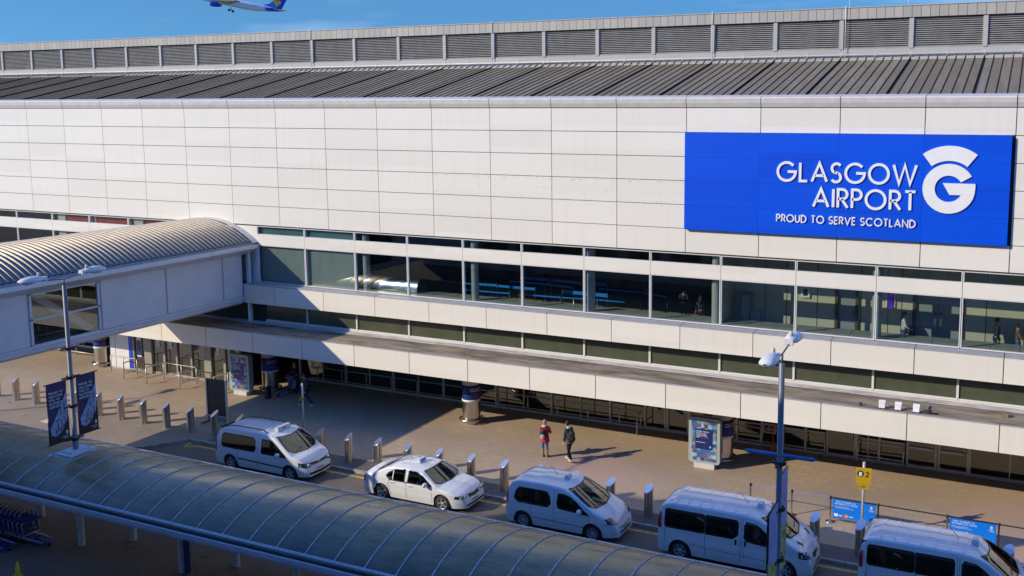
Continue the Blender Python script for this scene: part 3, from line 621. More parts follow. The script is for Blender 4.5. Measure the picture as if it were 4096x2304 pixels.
pl=[P(*((lambda q:(q[0],-.001,q[1]))(arcpt(-a0*1.03+2*a0*1.03*j/na,Rr+.03)))) for j in range(na+1)]
mb.build('end_flashing',cornm,Bd)
mb=MB(); mb.wb(5.345,5.40,-.12,-.07,-3.56,-2.30); mb.wb(5.50,5.53,-.03,.0,-2.88,-2.3); mb.build('support_post',whitep,Bd)
mb=MB(); mb.wb(5.34,5.50,-.01,.03,-2.9,-2.3); mb.build('link_wall',bridgew,Bd)
# ================================================================== building behind the camera
K=thing('multi_storey_building','tall pale building across the road facing the terminal','building')
kc=mat('pale render',(.62,.60,.56),.7,amp=.1); mb=MB()
mb.box(P(.1,0).x,P(1.8,0).x,P(0,-22).y,P(0,-12.3).y,-.2,(1.79+G0)*U); mb.box(P(1.8,0).x,P(60,0).x,P(0,-22).y,P(0,-12.3).y,-.2,(3.08+G0)*U)
mb.build('wall',kc,K); mb=MB()
for fl in range(7):
    for i in range(40):
        z=fl*3.3+1.1
        mb.box(P(2.2+i*1.2,0).x,P(3.1+i*1.2,0).x,P(0,-12.3).y,P(0,-12.3).y+.04,z,z+1.5)
mb.build('window',mat('dark far glass',(.03,.04,.05),.1),K)
# ================================================================== covered walkway in the foreground
V=Vector
CW=thing('covered_walkway','long barrel vaulted walkway roof of stained grey plastic sheets with blue grey ribs','canopy')
cy0,cz0=-5.76,-3.92; chw,crs=.65,.185; cR=(chw*chw+crs*crs)/(2*crs); ca=math.asin(chw/cR); cyc=cy0+chw
def cpt(x,t,off=0): a=-ca+2*ca*t; return P(x,cyc+(cR+off)*math.sin(a),cz0+crs-cR+(cR+off)*math.cos(a))
ribx=lambda k: 7.634+.3226*k
ribm_=mat('aluminium glazing bar',(.40,.42,.45),.42,.3,amp=.08); gutm=mat('blue grey gutter',(.42,.46,.52),.4,amp=.08)
K0,K1=-14,34; na=24
bay=None
for k in range(K0,K1):
    mb=MB(); xs=[ribx(k)+.3226*u for u in (0,.25,.5,.75,1)]; vs=[]
    for j,x in enumerate(xs):
        for i in range(na+1): vs.append(cpt(x,i/na,.004*math.sin(PI*j/4)))
    mb.faces(vs,[(j*(na+1)+i,j*(na+1)+i+1,(j+1)*(na+1)+i+1,(j+1)*(na+1)+i) for j in range(4) for i in range(na)],0,True)
    mb.build('roof_sheet',canm,CW)
rib0=None
for k in range(K0,K1+1):
    if rib0 is None:
        mb=MB(); x=0; vs=[]
        prof=[(-.0078,.0),(-.0078,.0075),(-.003,.0095),(.003,.0095),(.0078,.0075),(.0078,.0)]
        for i in range(na+1):
            for dx,h in prof: vs.append(cpt(x+dx,i/na,h)-cpt(0,0))
        m_=len(prof); mb.faces(vs,[(i*m_+j,i*m_+j+1,(i+1)*m_+j+1,(i+1)*m_+j) for i in range(na) for j in range(m_-1)],0,False)
        for i in range(1,na,2):
            for q in (0,): c_=cpt(0,i/na,.0125)-cpt(0,0); mb.lathe([(.013,0),(.013,.010),(0,.012)],c_,6,1)
        rib0=mb.build('rib',[ribm_,blkp],CW); rib0.location=cpt(ribx(k),0); r_=rib0
    else:
        r_=rib0.copy(); COL.objects.link(r_); r_.parent=CW; r_.location=cpt(ribx(k),0)
xa,xb=ribx(K0),ribx(K1)
mb=MB(); mb.prism([P(xa,cy0-.005,cz0+.012),P(xa,cy0+.022,cz0+.020),P(xa,cy0+.022,cz0-.012),P(xa,cy0-.005,cz0-.012)],P(xb,0)-P(xa,0)); 
for k in range((K1-K0)*5): mb.lathe([(.011,0),(.011,.010),(0,.011)],P(xa+.0645*k+.03,cy0+.008,cz0+.017),5,1)
mb.build('edge_bar',[ribm_,blkp],CW)
mb=MB(); mb.prism([P(xa,cy0-.032,cz0-.010),P(xa,cy0-.006,cz0-.010),P(xa,cy0-.006,cz0-.055),P(xa,cy0-.032,cz0-.055)],P(xb,0)-P(xa,0)); mb.build('gutter_shadow_gap',dark,CW)
mb=MB(); mb.prism([P(xa,cy0-.060,cz0-.022),P(xa,cy0-.033,cz0-.024),P(xa,cy0-.030,cz0-.085),P(xa,cy0-.055,cz0-.085),P(xa,cy0-.062,cz0-.06)],P(xb,0)-P(xa,0)); mb.build('gutter',gutm,CW)
yf=cy0+2*chw; mb=MB(); mb.prism([P(xa,yf-.02,cz0+.018),P(xa,yf+.05,cz0-.005),P(xa,yf+.05,cz0-.06),P(xa,yf-.02,cz0-.06)],P(xb,0)-P(xa,0)); mb.build('far_gutter',gutm,CW)
mb=MB(); mb.prism([P(xa,-5.24,cz0-.03),P(xa,-5.16,cz0-.03),P(xa,-5.16,cz0+.03),P(xa,-5.24,cz0+.03)],P(xb,0)-P(xa,0))
mb.prism([P(xa,-4.92,cz0-.03),P(xa,-4.84,cz0-.03),P(xa,-4.84,cz0+.03),P(xa,-4.92,cz0+.03)],P(xb,0)-P(xa,0)); mb.build('beam',whitep,CW)
legm=mat('walkway leg paint',(.60,.62,.64),.4,amp=.08)
for x,y in [(7.87+1.51*k,-5.2) for k in range(-3,7)]+[(9.79+1.51*k,-4.88) for k in range(-3,5)]:
    mb=MB(); mb.lathe([(.115,0),(.115,(4.755-3.92)*U-.05)],P(x,y,-4.755),16); mb.build('leg',legm,CW)
mb=MB(); mb.wb(9.44,9.46,-5.23,-5.17,-4.75,-4.1); tag(mb.build('hanging_panel',navy),'narrow dark blue panel beside a walkway leg in the shade','panel')
# lamp base plate straddling the ridge
# ================================================================== street lamps
def lamp(x,label,lens):
    L=thing('street_lamp',label,'street lamp',P(x,-5.11,-4.755),0,'tall grey street lamps rising through the walkway roof')
    H=(4.755-1.886)*U
    mb=MB(); mb.lathe([(.095,0),(.095,H*.42),(.075,H*.42+.02),(.07,H-.02),(.045,H)],(0,0,0),20); pl=mb.build('pole',polem,L)
    mb=MB(); zc=(4.755-3.72)*U; mb.prism([(-.42,-.5,zc-.07),(.42,-.5,zc-.07),(.42,.5,zc-.07),(-.42,.5,zc-.07)],(0,0,.05)); mb.prism([(-.28,-.34,zc-.02),(.28,-.34,zc-.02),(.28,.34,zc-.02),(-.28,.34,zc-.02)],(0,0,.06)); mb.prism([(-.62,-.60,zc-.13),(.5,-.60,zc-.13),(.5,.4,zc-.10),(-.62,.4,zc-.10)],(0,0,.05)); mb.build('base_plate',plate,L)
    mb=MB(); mb.tube([(0,0,H-.02),(0,0,H+.22)],.032,8); mb.tube([(0,0,H+.20),(0,-.75,H+.27)],.024,8); mb.tube([(0,0,H+.20),(0,.80,H+.30)],.024,8); mb.build('arm',polem,L)
    for s in (-1,1):
        c=V((0,s*1.12,H+.31)); mb=MB(); vs=[];n=12
        ln=[(-.44,.05,.05),(-.40,.10,.10),(-.22,.17,.15),(.05,.20,.17),(.28,.19,.14),(.40,.14,.09),(.45,.06,.04)]
        for u,w,h in ln:
            for j in range(n):
                a=PI*j/(n-1); vs.append(c+V((math.cos(a)*w,s*u,math.sin(a)*h)))
        mb.faces(vs,[(i*n+j,i*n+j+1,(i+1)*n+j+1,(i+1)*n+j) for i in range(len(ln)-1) for j in range(n-1)],0,True)
        for i in range(len(ln)-1): mb.face([vs[i*n],vs[i*n+n-1],vs[(i+1)*n+n-1],vs[(i+1)*n]])
        mb.box(c.x-.10,c.x+.10,c.y-s*.44-.05,c.y-s*.44+.05,c.z-.05,c.z+.09)
        hd=mb.build('lamp_head',headm,L)
        mb=MB(); vs=[]
        for u,w,h in ((-.14,.08,.03),(0,.16,.10),(.2,.17,.11),(.36,.08,.03)):
            for j in range(n): a=PI*j/(n-1); vs.append(c+V((math.cos(a)*w,s*u,-math.sin(a)*h)))
        mb.faces(vs,[(i*n+j,i*n+j+1,(i+1)*n+j+1,(i+1)*n+j) for i in range(3) for j in range(n-1)],0,True); mb.build('lens',lensm,hd)
        mb=MB(); mb.lathe([(.05,0),(.055,.06),(.03,.10),(0,.11)],c+V((0,-s*.25,.15)),10); mb.build('photocell',mat('photocell cream',(.6,.58,.42),.4),hd)
    return L
polem=mat('grey blue pole paint',(.15,.165,.20),.4,amp=.08); plate=mat('pale plate',(.62,.64,.68),.5,amp=.1); headm=mat('lamp head grey white',(.72,.71,.68),.4,amp=.05); lensm=mat('lamp lens',(.55,.60,.62),.1,amp=.05)
L1=lamp(7.76,'grey double headed street lamp on the left with two dark blue banners','left')
L0=lamp(-.04,'tall grey street lamp beyond the left end of the bollard row, outside the view','far left')
L2=lamp(15.56,'blue grey double headed street lamp on the right beside the white minibuses','right')
def clampset(L,zs,x0=0):
    for z in zs:
        mb=MB(); mb.lathe([(.13,-.05),(.13,.05)],(0,0,z),12); mb.box(-.03,.03,-.33,.33,z-.025,z+.025); mb.box(-.16,.16,-.05,.05,z-.03,z+.03); mb.build('banner_bracket',blkp,L)
zb=lambda z:(4.755+z)*U
clampset(L1,[zb(-2.90),zb(-3.22),zb(-3.59),zb(-2.58)]); clampset(L2,[zb(-2.66),zb(-3.02),zb(-3.42)])
mb=MB(); mb.tube([(-.80,0,0),(.80,0,0)],.05,8); mb.tube([(-.86,0,0),(-.80,0,0)],.025,6); mb.tube([(.80,0,0),(.86,0,0)],.025,6); q=mb.build('cross_arm',mat('blue painted tube',(.05,.17,.42),.4,amp=.1),L2); q.location=(0,0,zb(-2.60)); q.rotation_euler=(0,0,0)
bann=mat('navy banner fabric',(.028,.030,.115),.55,amp=.12); bblk=mat('dark banner print',(.012,.012,.02),.55); bface=mat('pale blue grey printed figure',(.30,.38,.55),.55,amp=.35,sc=6); grass_=mat('green printed landscape',(.34,.38,.12),.6,amp=.55,sc=5)
def banner(x,s,label,ya,yb,zt,zo,kind=0):
    """flat printed banner in the plane x; ya inner edge, yb outer edge (bay units)"""
    B=thing('banner',label,'banner',P(x,(ya+yb)/2,(zt+zo)/2),0,'printed banners hung from the street lamps' if kind==0 else None)
    w=abs(yb-ya)*U; h=(zt-zo)*U
    # viewed from the right hand side (+x): left edge is the smaller y
    mb=MB(); N_=8; fx=lambda v:.015*math.sin(v*7)
    for i in range(N_):
        v0,v1=i/N_,(i+1)/N_; mb.faces([(fx(v0)+o,sy*w/2,h*(v-.5)) for o in (0,) for v,sy in ((v0,-1),(v0,1),(v1,1),(v1,-1))],[(0,1,2,3)],0,True)
        mb.faces([(fx(v0)-.012,sy*w/2,h*(v-.5)) for v,sy in ((v0,-1),(v0,1),(v1,1),(v1,-1))],[(0,1,2,3)],0,True)
    o=mb.build('banner_cloth',bann if kind==0 else grass_,B)
    mb=MB(); 
    for z in (h/2,-h/2): mb=MB(); mb.tube([(0,-w/2-.08,z),(0,w/2+.08,z)],.022,6); mb.build('banner_rod',blkp,B)
    for sx,ux in ((1,V((0,1,0))),(-1,V((0,-1,0)))):
        base=V((.022*sx if sx>0 else -.034,-w/2 if sx>0 else w/2,-h/2)); nn=V((sx,0,0)); f=lambda a,b,d=0:base+ux*(a*w)+V((0,0,b*h))+nn*d
        if kind==0:
            mb=MB(); mb.face([f(0,0,0),f(1,0,0),f(1,.40,0),f(.0,.14,0)]); mb.build('dark_print',bblk,B)
            mb=MB(); pts=[(.10,.16),(.3,.12),(.6,.17),(.9,.34),(.97,.55),(.95,.86),(.90,.80),(.70,.66),(.42,.48),(.05,.27)]
            mb.face([f(a,b,.004) for a,b in pts]); mb.build('printed_figure',bface,B)
            mb=MB(); 
            for st in ([(.30,.25),(.36,.17),(.44,.22),(.46,.34)],[(.52,.24),(.56,.18),(.62,.24),(.63,.37)],[(.70,.3),(.74,.25),(.8,.3),(.80,.42)],[(.35,.36),(.55,.40)],[(.6,.45),(.62,.6)],[(.78,.5),(.8,.68)]): ribbon(mb,[(a*w,b*h) for a,b in st],.03,lambda a,b,d:base+ux*a+V((0,0,b))+nn*.008,0)
            mb.build('figure_lines',bblk,B)
            mb=MB(); 
            for i,t_ in enumerate(('PROUD TO','WELCOME','YOU TO','GLASGOW','AIRPORT')): write(mb,t_,.082,f(.07,.83-.058*i,.006),ux,V((0,0,1)),nn,t=.15,gap=.12)
            mb.build('banner_text',wtxt,B); mb=MB(); write(mb,'GLASGOW',.035,f(.92,.075,.006),ux,V((0,0,1)),nn,t=.16,gap=.12,align='r'); write(mb,'AIRPORT',.035,f(.92,.045,.006),ux,V((0,0,1)),nn,t=.16,gap=.12,align='r')
            mb.build('banner_text',wtxt,B); mb=MB(); ob=f(.80,.115,.006); emblem(mb,lambda a,b,d,ob=ob,ux=ux:ob+ux*(a*.09)+V((0,0,b*.09)),0); mb.build('emblem',wtxt,B)
        else:
            mb=MB(); mb.face([f(0,.52),f(1,.42),f(1,1),f(0,1)]); mb.build('blue_print',mat('blue grey banner sky',(.26,.32,.60),.55,amp=.2,sc=3),B)
            mb=MB()
            for i,t_ in enumerate(('PROUD TO','WELCOME','YOU TO','GLASGOW')): write(mb,t_,.082,f(.07,.80-.055*i,.006),ux,V((0,0,1)),nn,t=.15,gap=.12)
            mb.build('banner_text',mat('pale banner lettering',(.45,.48,.62),.5),B)
    return B
banner(7.76,1,'navy banner with white lettering hung on the left side of the left street lamp',-5.17,-5.40,-2.92,-3.58)
banner(7.76,1,'navy banner with white lettering hung on the right side of the left street lamp',-5.05,-4.82,-2.91,-3.57)
b3=banner(15.56,1,'blue and green banner hung on the left side of the right street lamp',-5.15,-5.42,-2.95,-3.75,1)
b4=banner(15.56,1,'blue and green banner seen edge-on, hung on the right side of the right street lamp',-5.06,-4.86,-2.78,-3.58,1)
# ================================================================== bollards
b0=None; bh=.345*U
for k in range(0,33):
    x=1.755+.4815*k
    if k==0: lab='stainless steel bollard at the far left edge, leftmost of the long row'
    if b0 is None:
        b0=thing('bollard','','bollard',P(x,-2.08),0,'stainless steel bollards in a row along the kerb')
        mb=MB(); r=.172; n=28; vs=[]
        for z in (.02,): 
            for j in range(n): a=2*PI*j/n; vs.append((r*1.06*math.cos(a),r*1.06*math.sin(a),0))
        for j in range(n): a=2*PI*j/n; vs.append((r*math.cos(a),r*math.sin(a),.05))
        for j in range(n): a=2*PI*j/n; vs.append((r*math.cos(a),r*math.sin(a),bh+.135*math.cos(a-R(135))-.012))
        mb.faces(vs,[(i*n+j,i*n+(j+1)%n,(i+1)*n+(j+1)%n,(i+1)*n+j) for i in range(2) for j in range(n)],0,True)
        # the cap slopes: high side away from the road, to the upper right
        mb.build('post',steel,b0); mb=MB(); ring=[]
        for j in range(n): a=2*PI*j/n; ring.append((r*.97*math.cos(a),r*.97*math.sin(a),bh+.135*math.cos(a-R(135))*1.0-.004))
        mb.face(ring); rim=[]
        for j in range(n): a=2*PI*j/n; rim.append((r*1.0*math.cos(a),r*1.0*math.sin(a),bh+.135*math.cos(a-R(135))-.012))
        for j in range(n): mb.face((ring[j],ring[(j+1)%n],rim[(j+1)%n],rim[j]),0,True)
        mb.build('cap',mat('smooth steel cap',(.60,.62,.66),.3,1,amp=.05),b0); o=b0
    else: o=dup(b0,loc=P(x,-2.08))
    nm=['first','second','third','fourth','fifth','sixth','seventh','eighth','ninth','tenth','eleventh','twelfth','thirteenth','fourteenth','fifteenth','sixteenth','seventeenth','eighteenth','nineteenth','twentieth','twenty-first','twenty-second','twenty-third','twenty-fourth','twenty-fifth','twenty-sixth','twenty-seventh','twenty-eighth','twenty-ninth','thirtieth','thirty-first','thirty-second','thirty-third'][k]
    near=('beyond the bare asphalt' if k<3 else 'by the two navy banners' if k<6 else 'before the black board' if k<10 else 'behind the taxi with roof rails' if k<14 else 'between the first two taxis' if k<16 else 'behind the sunlit saloon taxi' if k<20 else 'behind the small taxi van' if k<25 else 'behind the first minibus' if k<29 else 'near the blue barrier posters')
    o['label']='slant topped steel bollard %s, %s from the left'%(near,nm)
    o.rotation_euler=(0,0,R(-75))
# ================================================================== handrails
def rail(name,label,pts,posts,zt=.29*U,zl=.10*U,r=.028,group=None):
    T_=thing(name,label,'handrail',P(*pts[0]),0,group); o0=P(*pts[0]); L=[P(*p)-o0 for p in pts]
    mb=MB(); mb.tube([p+V((0,0,zt)) for p in L],r*1.15,8); mb.build('top_rail',steeld,T_)
    mb=MB(); mb.tube([p+V((0,0,zl)) for p in L],r,8); mb.build('lower_rail',steeld,T_)
    for q in posts: mb=MB(); c=P(*q)-o0; mb.tube([c,c+V((0,0,zt))],r,8); mb.build('post',steeld,T_)
rail('handrail','long steel handrail in front of the shaded glass wall between two columns',[(5.95,.64),(12.11,.64),(12.13,.44)],[(6.1+.515*k,.64) for k in range(12)]+[(12.11,.64),(12.13,.44)])
rail('handrail','steel handrail in front of the glass beside the red oval sign',[(12.98,.40),(13.0,.64),(14.80,.64)],[(12.98,.40),(13.0,.64),(13.3,.64),(13.91,.64),(14.53,.64),(14.80,.64)])
rail('handrail','short steel handrail between the two glass entrance doors on the right',[(15.24,.65),(15.83,.65)],[(15.24,.65),(15.51,.65),(15.83,.65)])
rail('low_barrier','low steel rail along the glass at the far right',[(16.66,.70),(19.5,.70)],[(16.9+.6*k,.70) for k in range(5)],.035*U,.015*U)
rail('door_barrier','small steel guard rail at the blue stripe, leftmost by the entrance',[(2.13,-.10),(2.13,-.24),(2.79,-.24),(2.79,-.52),(2.62,-.52)][1:4],[(2.13,-.24),(2.45,-.24),(2.79,-.24),(2.79,-.52)],group='guard rails at the sliding doors')
rail('door_barrier','large steel guard rail in the middle of the glass entrance',[(3.42,-.58),(3.42,-.22),(4.20,-.22),(4.20,-.58)],[(3.42,-.58),(3.42,-.22),(3.85,-.22),(4.20,-.22),(4.20,-.58)],group='guard rails at the sliding doors')
rail('door_barrier','steel guard rail beside the left advertising panel, partly behind it',[(4.95,-.55),(4.95,-.25),(5.3,-.25)],[(4.95,-.55),(4.95,-.25),(5.3,-.25)],group='guard rails at the sliding doors')
rail('handrail','low steel rail under the bridge left of the entrance',[(-.2,.3),(1.3,.3)],[(-.2,.3),(.5,.3),(1.3,.3)],.2*U,.06*U)
# ================================================================== advertising panels
def photomat():
    m,n,b=newmat('mosaic of holiday photographs'); tc=n.nodes.new('ShaderNodeTexCoord'); mp=n.nodes.new('ShaderNodeMapping'); n.links.new(tc.outputs['Object'],mp.inputs[0]); mp.inputs['Scale'].default_value=(6.3,1,6.3)
    f=n.nodes.new('ShaderNodeVectorMath'); f.operation='FLOOR'; n.links.new(mp.outputs[0],f.inputs[0]); w=n.nodes.new('ShaderNodeTexWhiteNoise'); n.links.new(f.outputs[0],w.inputs['Vector'])
    cr=n.nodes.new('ShaderNodeValToRGB'); cr.color_ramp.interpolation='CONSTANT'; e=cr.color_ramp.elements
    pal=[(.02,.10,.35),(.40,.58,.72),(.45,.28,.12),(.02,.22,.52),(.50,.46,.38),(.02,.02,.04),(.02,.14,.45),(.10,.38,.68),(.45,.33,.12),(.04,.08,.06),(.22,.08,.16),(.6,.7,.8)]
    e[0].color=(*pal[0],1); e[1].position=1/12; e[1].color=(*pal[1],1)
    for i in range(2,12): x=e.new(i/12); x.color=(*pal[i],1)
    n.links.new(w.outputs[0],cr.inputs[0]); c=mixc(n,noise(n,mp.outputs[0],3.3,3,.6,.50,.58),cr.outputs[0],(.04,.14,.35)); c=mixc(n,noise(n,mp.outputs[0],4.7,2,.6,.60,.66),c,(.35,.22,.08)); n.links.new(c,b.inputs['Base Color']); b.inputs['Roughness'].default_value=.12; return m
pm=photomat(); adframe=mat('grey green panel frame',(.36,.42,.41),.4,amp=.06)
def adpanel(x,y,label):
    A=thing('advertising_panel',label,'advertising panel',P(x,y),0,'freestanding advertising panels'); w,h=.43*U,.61*U; z0=.075*U
    mb=MB(); mb.box(-.44,.44,-.14,.14,0,z0); mb.build('plinth',mat('pale concrete plinth',(.62,.60,.57),.7,amp=.1),A)
    mb=MB(); c=.12; pts=[]
    for (cx,cz,a0) in ((w/2-c,h-c,0),(-w/2+c,h-c,90),(-w/2+c,c,180),(w/2-c,c,270)):
        for i in range(6): a=R(a0+90*i/5); pts.append(V((cx+c*math.cos(a),-.15,z0+cz+c*math.sin(a))))
    mb.prism(pts,(0,.30,0),0,0); mb.build('case',adframe,A)
    mb=MB(); o=MB(); o.box(-.545,.545,-.16,-.152,z0+.10,z0+h-.12); po=o.build('poster',pm,A)
    mb=MB(); mb.box(-.375,.375,-.166,-.161,z0+.60,z0+h-.46); mb.build('poster_text_panel',mat('navy poster panel',(.012,.03,.16),.2,amp=.2),po)
    mb=MB(); u=V((1,0,0))
    for i,t_ in enumerate(('PROUD TO FLY','SCOTLAND','WORLDWIDE')): write(mb,t_,.062,V((-.34,-.169,z0+h-.60-i*.083)),u,V((0,0,1)),V((0,-1,0)),t=.17,gap=.13)
    write(mb,'FOR',.062,V((-.34,-.169,z0+h-.60-3*.083)),u,V((0,0,1)),V((0,-1,0)),t=.17,gap=.13)
    ob=V((.24,-.169,z0+.68)); emblem(mb,lambda a,b,d:ob+V((a*.06,0,b*.06)),0); mb.box(-.34,.05,-.169,-.1685,z0+.885,z0+.90); mb.build('poster_text',wtxt,po)
    mb=MB(); write(mb,'50 YEARS',.062,V((-.13,-.169,z0+h-.60-3*.083)),u,V((0,0,1)),V((0,-1,0)),t=.15,gap=.13); mb.build('poster_text',mat('grey poster print',(.2,.2,.25),.5),po)
adpanel(5.365,-.36,'freestanding advertising panel of holiday photographs left, near the entrance column')
adpanel(13.43,-.36,'freestanding advertising panel of holiday photographs right, before the round column')
A=thing('black_board','tall black display board back in a steel frame behind the steel bollards','display board',P(6.14,-1.62)); 
mb=MB(); mb.prism([(-.60,0,.36),(.60,0,.36),(.60,0,2.12),(-.60,0,2.12)],(0,.05,0)); mb.build('board',mat('black board',(.025,.025,.028),.5,amp=.2),A)
for s in (-1,1):
    mb=MB(); mb.box(s*.62-.035,s*.62+.035,-.035,.035,0,2.14); mb.build('post',steeld,A); mb=MB(); mb.box(s*.62-.04,s*.62+.04,-.38,.38,0,.05); mb.build('foot',blkp,A)
mb=MB(); mb.tube([(-.70,-.03,.34),(.70,-.03,.34)],.035,8); mb.build('crossbar',steeld,A)
mb=MB(); mb.face([(-.58,.01,.06),(.58,.01,.06),(.58,.01,.33),(-.58,.01,.33)]); mb.build('lower_infill',mat('grey infill',(.25,.25,.27),.4),A)
# ================================================================== bus stop poles
S1=thing('sign_pole','thin grey pole with a small yellow plate behind the first taxi','sign pole',P(7.89,-1.72)); mb=MB(); mb.tube([(0,0,0),(0,0,.85*U)],.04,10); mb.build('pole',steeld,S1)
mb=MB(); mb.box(-.13,.13,-.055,-.042,.60*U,.655*U); pl=mb.build('yellow_plate',mat('sign yellow',(.58,.36,.01),.4,amp=.04),S1)
S2=thing('stop_sign','yellow bus stop sign with the number 2 on a grey pole','sign pole',P(15.665,-1.62)); mb=MB(); mb.tube([(0,0,0),(0,0,.86*U)],.045,10); mb.build('pole',steeld,S2)
mb=MB(); mb.box(-.26,.26,-.085,-.05,.62*U,.80*U); pl=mb.build('sign_panel',[MAT['sign yellow']],S2)
mb=MB(); u=V((1,0,0)); write(mb,'2',.20,V((.06,-.09,.70*U)),u,V((0,0,1)),V((0,-1,0)),t=.17,depth=0)
mb.lathe([(0,0),(.115,0)],(-.11,-.088,.735*U),20,0,'y'); mb.build('sign_number',blkp,pl)
mb=MB(); mb.box(-.16,-.06,-.093,-.092,.715*U,.755*U); mb.box(-.15,-.07,-.093,-.092,.708*U,.7149*U); mb.build('bus_symbol',wtxt,pl)
mb=MB(); mb.box(-.17,.17,-.075,-.055,.56*U,.612*U); p2=mb.build('lower_plate',MAT['sign yellow'],S2)
mb=MB(); write(mb,'TAXIS',.06,V((-.13,-.078,.578*U)),u,V((0,0,1)),V((0,-1,0)),t=.2); mb.build('plate_text',blkp,p2)
S2.rotation_euler=(0,0,R(8))
# ================================================================== belt barriers with posters
bpx=[14.325,14.82,15.267,15.797,16.532,17.055,17.75]
near_=['behind the first minibus, leftmost','second from the left, standing alone','at the left end of the first blue poster','at the right end of the first blue poster','at the left end of the second blue poster','at the right end of the second blue poster','outermost on the right']
for i,x in enumerate(bpx):
    B=thing('barrier_post','slim belt barrier post '+near_[i],'barrier post',P(x,-1.365),0,'belt barrier posts'); dk=i in (3,5,6)
    mb=MB(); mb.lathe([(.18,0),(.18,.012),(.06,.035),(.03,.05)],(0,0,0),20); mb.build('base',blkp if dk else steel,B)
    mb=MB(); mb.lathe([(.032,.04),(.032,.86)],(0,0,0),12); mb.build('post',blkp if dk else steel,B)
    mb=MB(); mb.lathe([(.045,.86),(.05,.90),(.05,.95),(.03,.97),(0,.97)],(0,0,0),12); mb.build('belt_head',blkp,B)
lil=mat('faded lilac belt',(.30,.22,.42),.6)
def belt(xa,xb,label,m,z=.92,h=.045): 
    mb=MB(); a=P(xa,-1.365);b=P(xb,-1.365); mb.box(a.x+.05,b.x-.05,a.y-.004,a.y+.004,z-h/2,z+h/2); return tag(mb.build('barrier_belt',m),label,'barrier belt',None)
belt(bpx[0],bpx[1],'lilac retractable belt between the two left posts',lil); belt(bpx[1],bpx[2],'lilac retractable belt leading to the first blue poster',lil)
belt(bpx[3],bpx[4],'black retractable belt between the two blue posters',blkp); belt(bpx[5],bpx[6],'black retractable belt right of the second blue poster',blkp)
pblue=mat('blue poster fabric',(.0,.19,.80),.45,amp=.06); 
for n_,(xa,xb) in enumerate(((bpx[2],bpx[3]),(bpx[4],bpx[5]))):
    A_=thing('barrier_poster',['blue taxi poster banner hung between barrier posts, behind the yellow sign pole','blue taxi poster banner hung between barrier posts, above the second minibus roof'][n_],'poster',P((xa+xb)/2,-1.365),0,'blue posters on the belt barrier'); w=(xb-xa)*U-.16; 
    mb=MB(); mb.box(-w/2,w/2,-.008,.008,.19,.90); mb.build('poster_sheet',pblue,A_); mb=MB(); mb.box(-w/2-.05,w/2+.05,-.02,.02,.90,.94); mb.build('top_rail',blkp,A_); mb=MB(); mb.box(-w/2,w/2,-.014,.014,.155,.19); mb.build('bottom_rail',steel,A_)
    mb=MB(); yb_=-.012; N3=V((0,-1,0)); Z=V((0,0,1))
    write(mb,"'ONLY 15 MINUTES TO",.052,V((-w/2+.10,yb_,.78)),u,Z,N3,t=.19,gap=.13); write(mb,'GLASGOW CITY CENTRE.',.052,V((-w/2+.07,yb_,.70)),u,Z,N3,t=.19,gap=.13)
    mb.build('poster_text',wtxt,A_); mb=MB(); ob=V((w/2-.19,yb_,.70)); emblem(mb,lambda a,b,d:ob+V((a*.08,0,b*.08)),0); write(mb,'GLASGOW',.028,V((w/2-.06,yb_,.65)),u,Z,N3,t=.18,align='r'); write(mb,'AIRPORT',.028,V((w/2-.06,yb_,.61)),u,Z,N3,t=.18,align='r')
    mb.build('airport_mark',wtxt,A_); mb=MB(); write(mb,'VISA',.055,V((-w/2+.58,yb_,.27)),u,Z,N3,t=.25,gap=.1); mb.box(-w/2+.06,-w/2+.20,yb_-.001,yb_,.25,.35); mb.box(-w/2+.24,-w/2+.34,yb_-.001,yb_,.275,.31); mb.build('card_marks',wtxt,A_)
    btext('Please call 0141 889 1813\nor visit glasgowairport.com/taxis',.05,'small_print',wtxt,A_,frameM((-w/2+.07,yb_,.61),(1,0,0),(0,0,1)))
    mb=MB(); mb.lathe([(0,0),(.055,0)],(-w/2+.43,yb_-.002,.30),20,0,'y'); mb.build('red_disc',mat('red disc print',(.75,.05,.03),.5),A_); mb=MB(); mb.lathe([(0,0),(.055,0)],(-w/2+.50,yb_-.004,.30),20,0,'y'); mb.build('orange_disc',mat('orange disc print',(.85,.38,.05),.5),A_)
# ================================================================== roof odds and ends on the entrance canopy
cwm=mat('white floodlight casing',(.78,.78,.76),.4); zc=(G0-3.5395)*U
for i,x in enumerate((15.70,15.885,16.09)):
    F=thing('floodlight','white floodlight on the canopy edge, '+['left','middle','right'][i]+' of the three','floodlight',V((P(x,0).x,P(0,-.62).y,zc)),0,'white floodlights on the canopy roof')
    mb=MB(); mb.prism([(-.11,-.10,.04),(.11,-.10,.04),(.11,-.04,.17),(-.11,-.04,.17)],(0,.06,.0)); mb.prism([(-.12,-.02,.17),(.12,-.02,.17),(.12,.10,.24),(-.12,.10,.24)],(0,.0,.05)); mb.build('casing',cwm,F)
    mb=MB(); mb.box(-.13,.13,-.05,.05,0,.03); mb.tube([(0,0,.02),(0,.0,.12)],.02,6); mb.build('bracket',blkp,F)
mb=MB(); mb.tube([P(16.22,-.30,-3.538),P(16.21,-.42,-3.534),P(16.24,-.52,-3.534),P(16.23,-.60,-3.53)],.02,6); mb.tube([P(16.12,-.62,-3.534),P(16.33,-.60,-3.532)],.03,6); tag(mb.build('cable',blk),'loose black cable lying on the canopy roof right of the floodlights','cable')
mb=MB(); mb.wb(17.02,17.08,-.40,-.33,-3.54,-3.50); mb.wb(17.03,17.07,-.39,-.34,-3.50,-3.495); tag(mb.build('junction_box',mat('mossy junction box',(.25,.20,.12),.8,amp=.4)),'small brown box on the canopy roof at the far right','box')
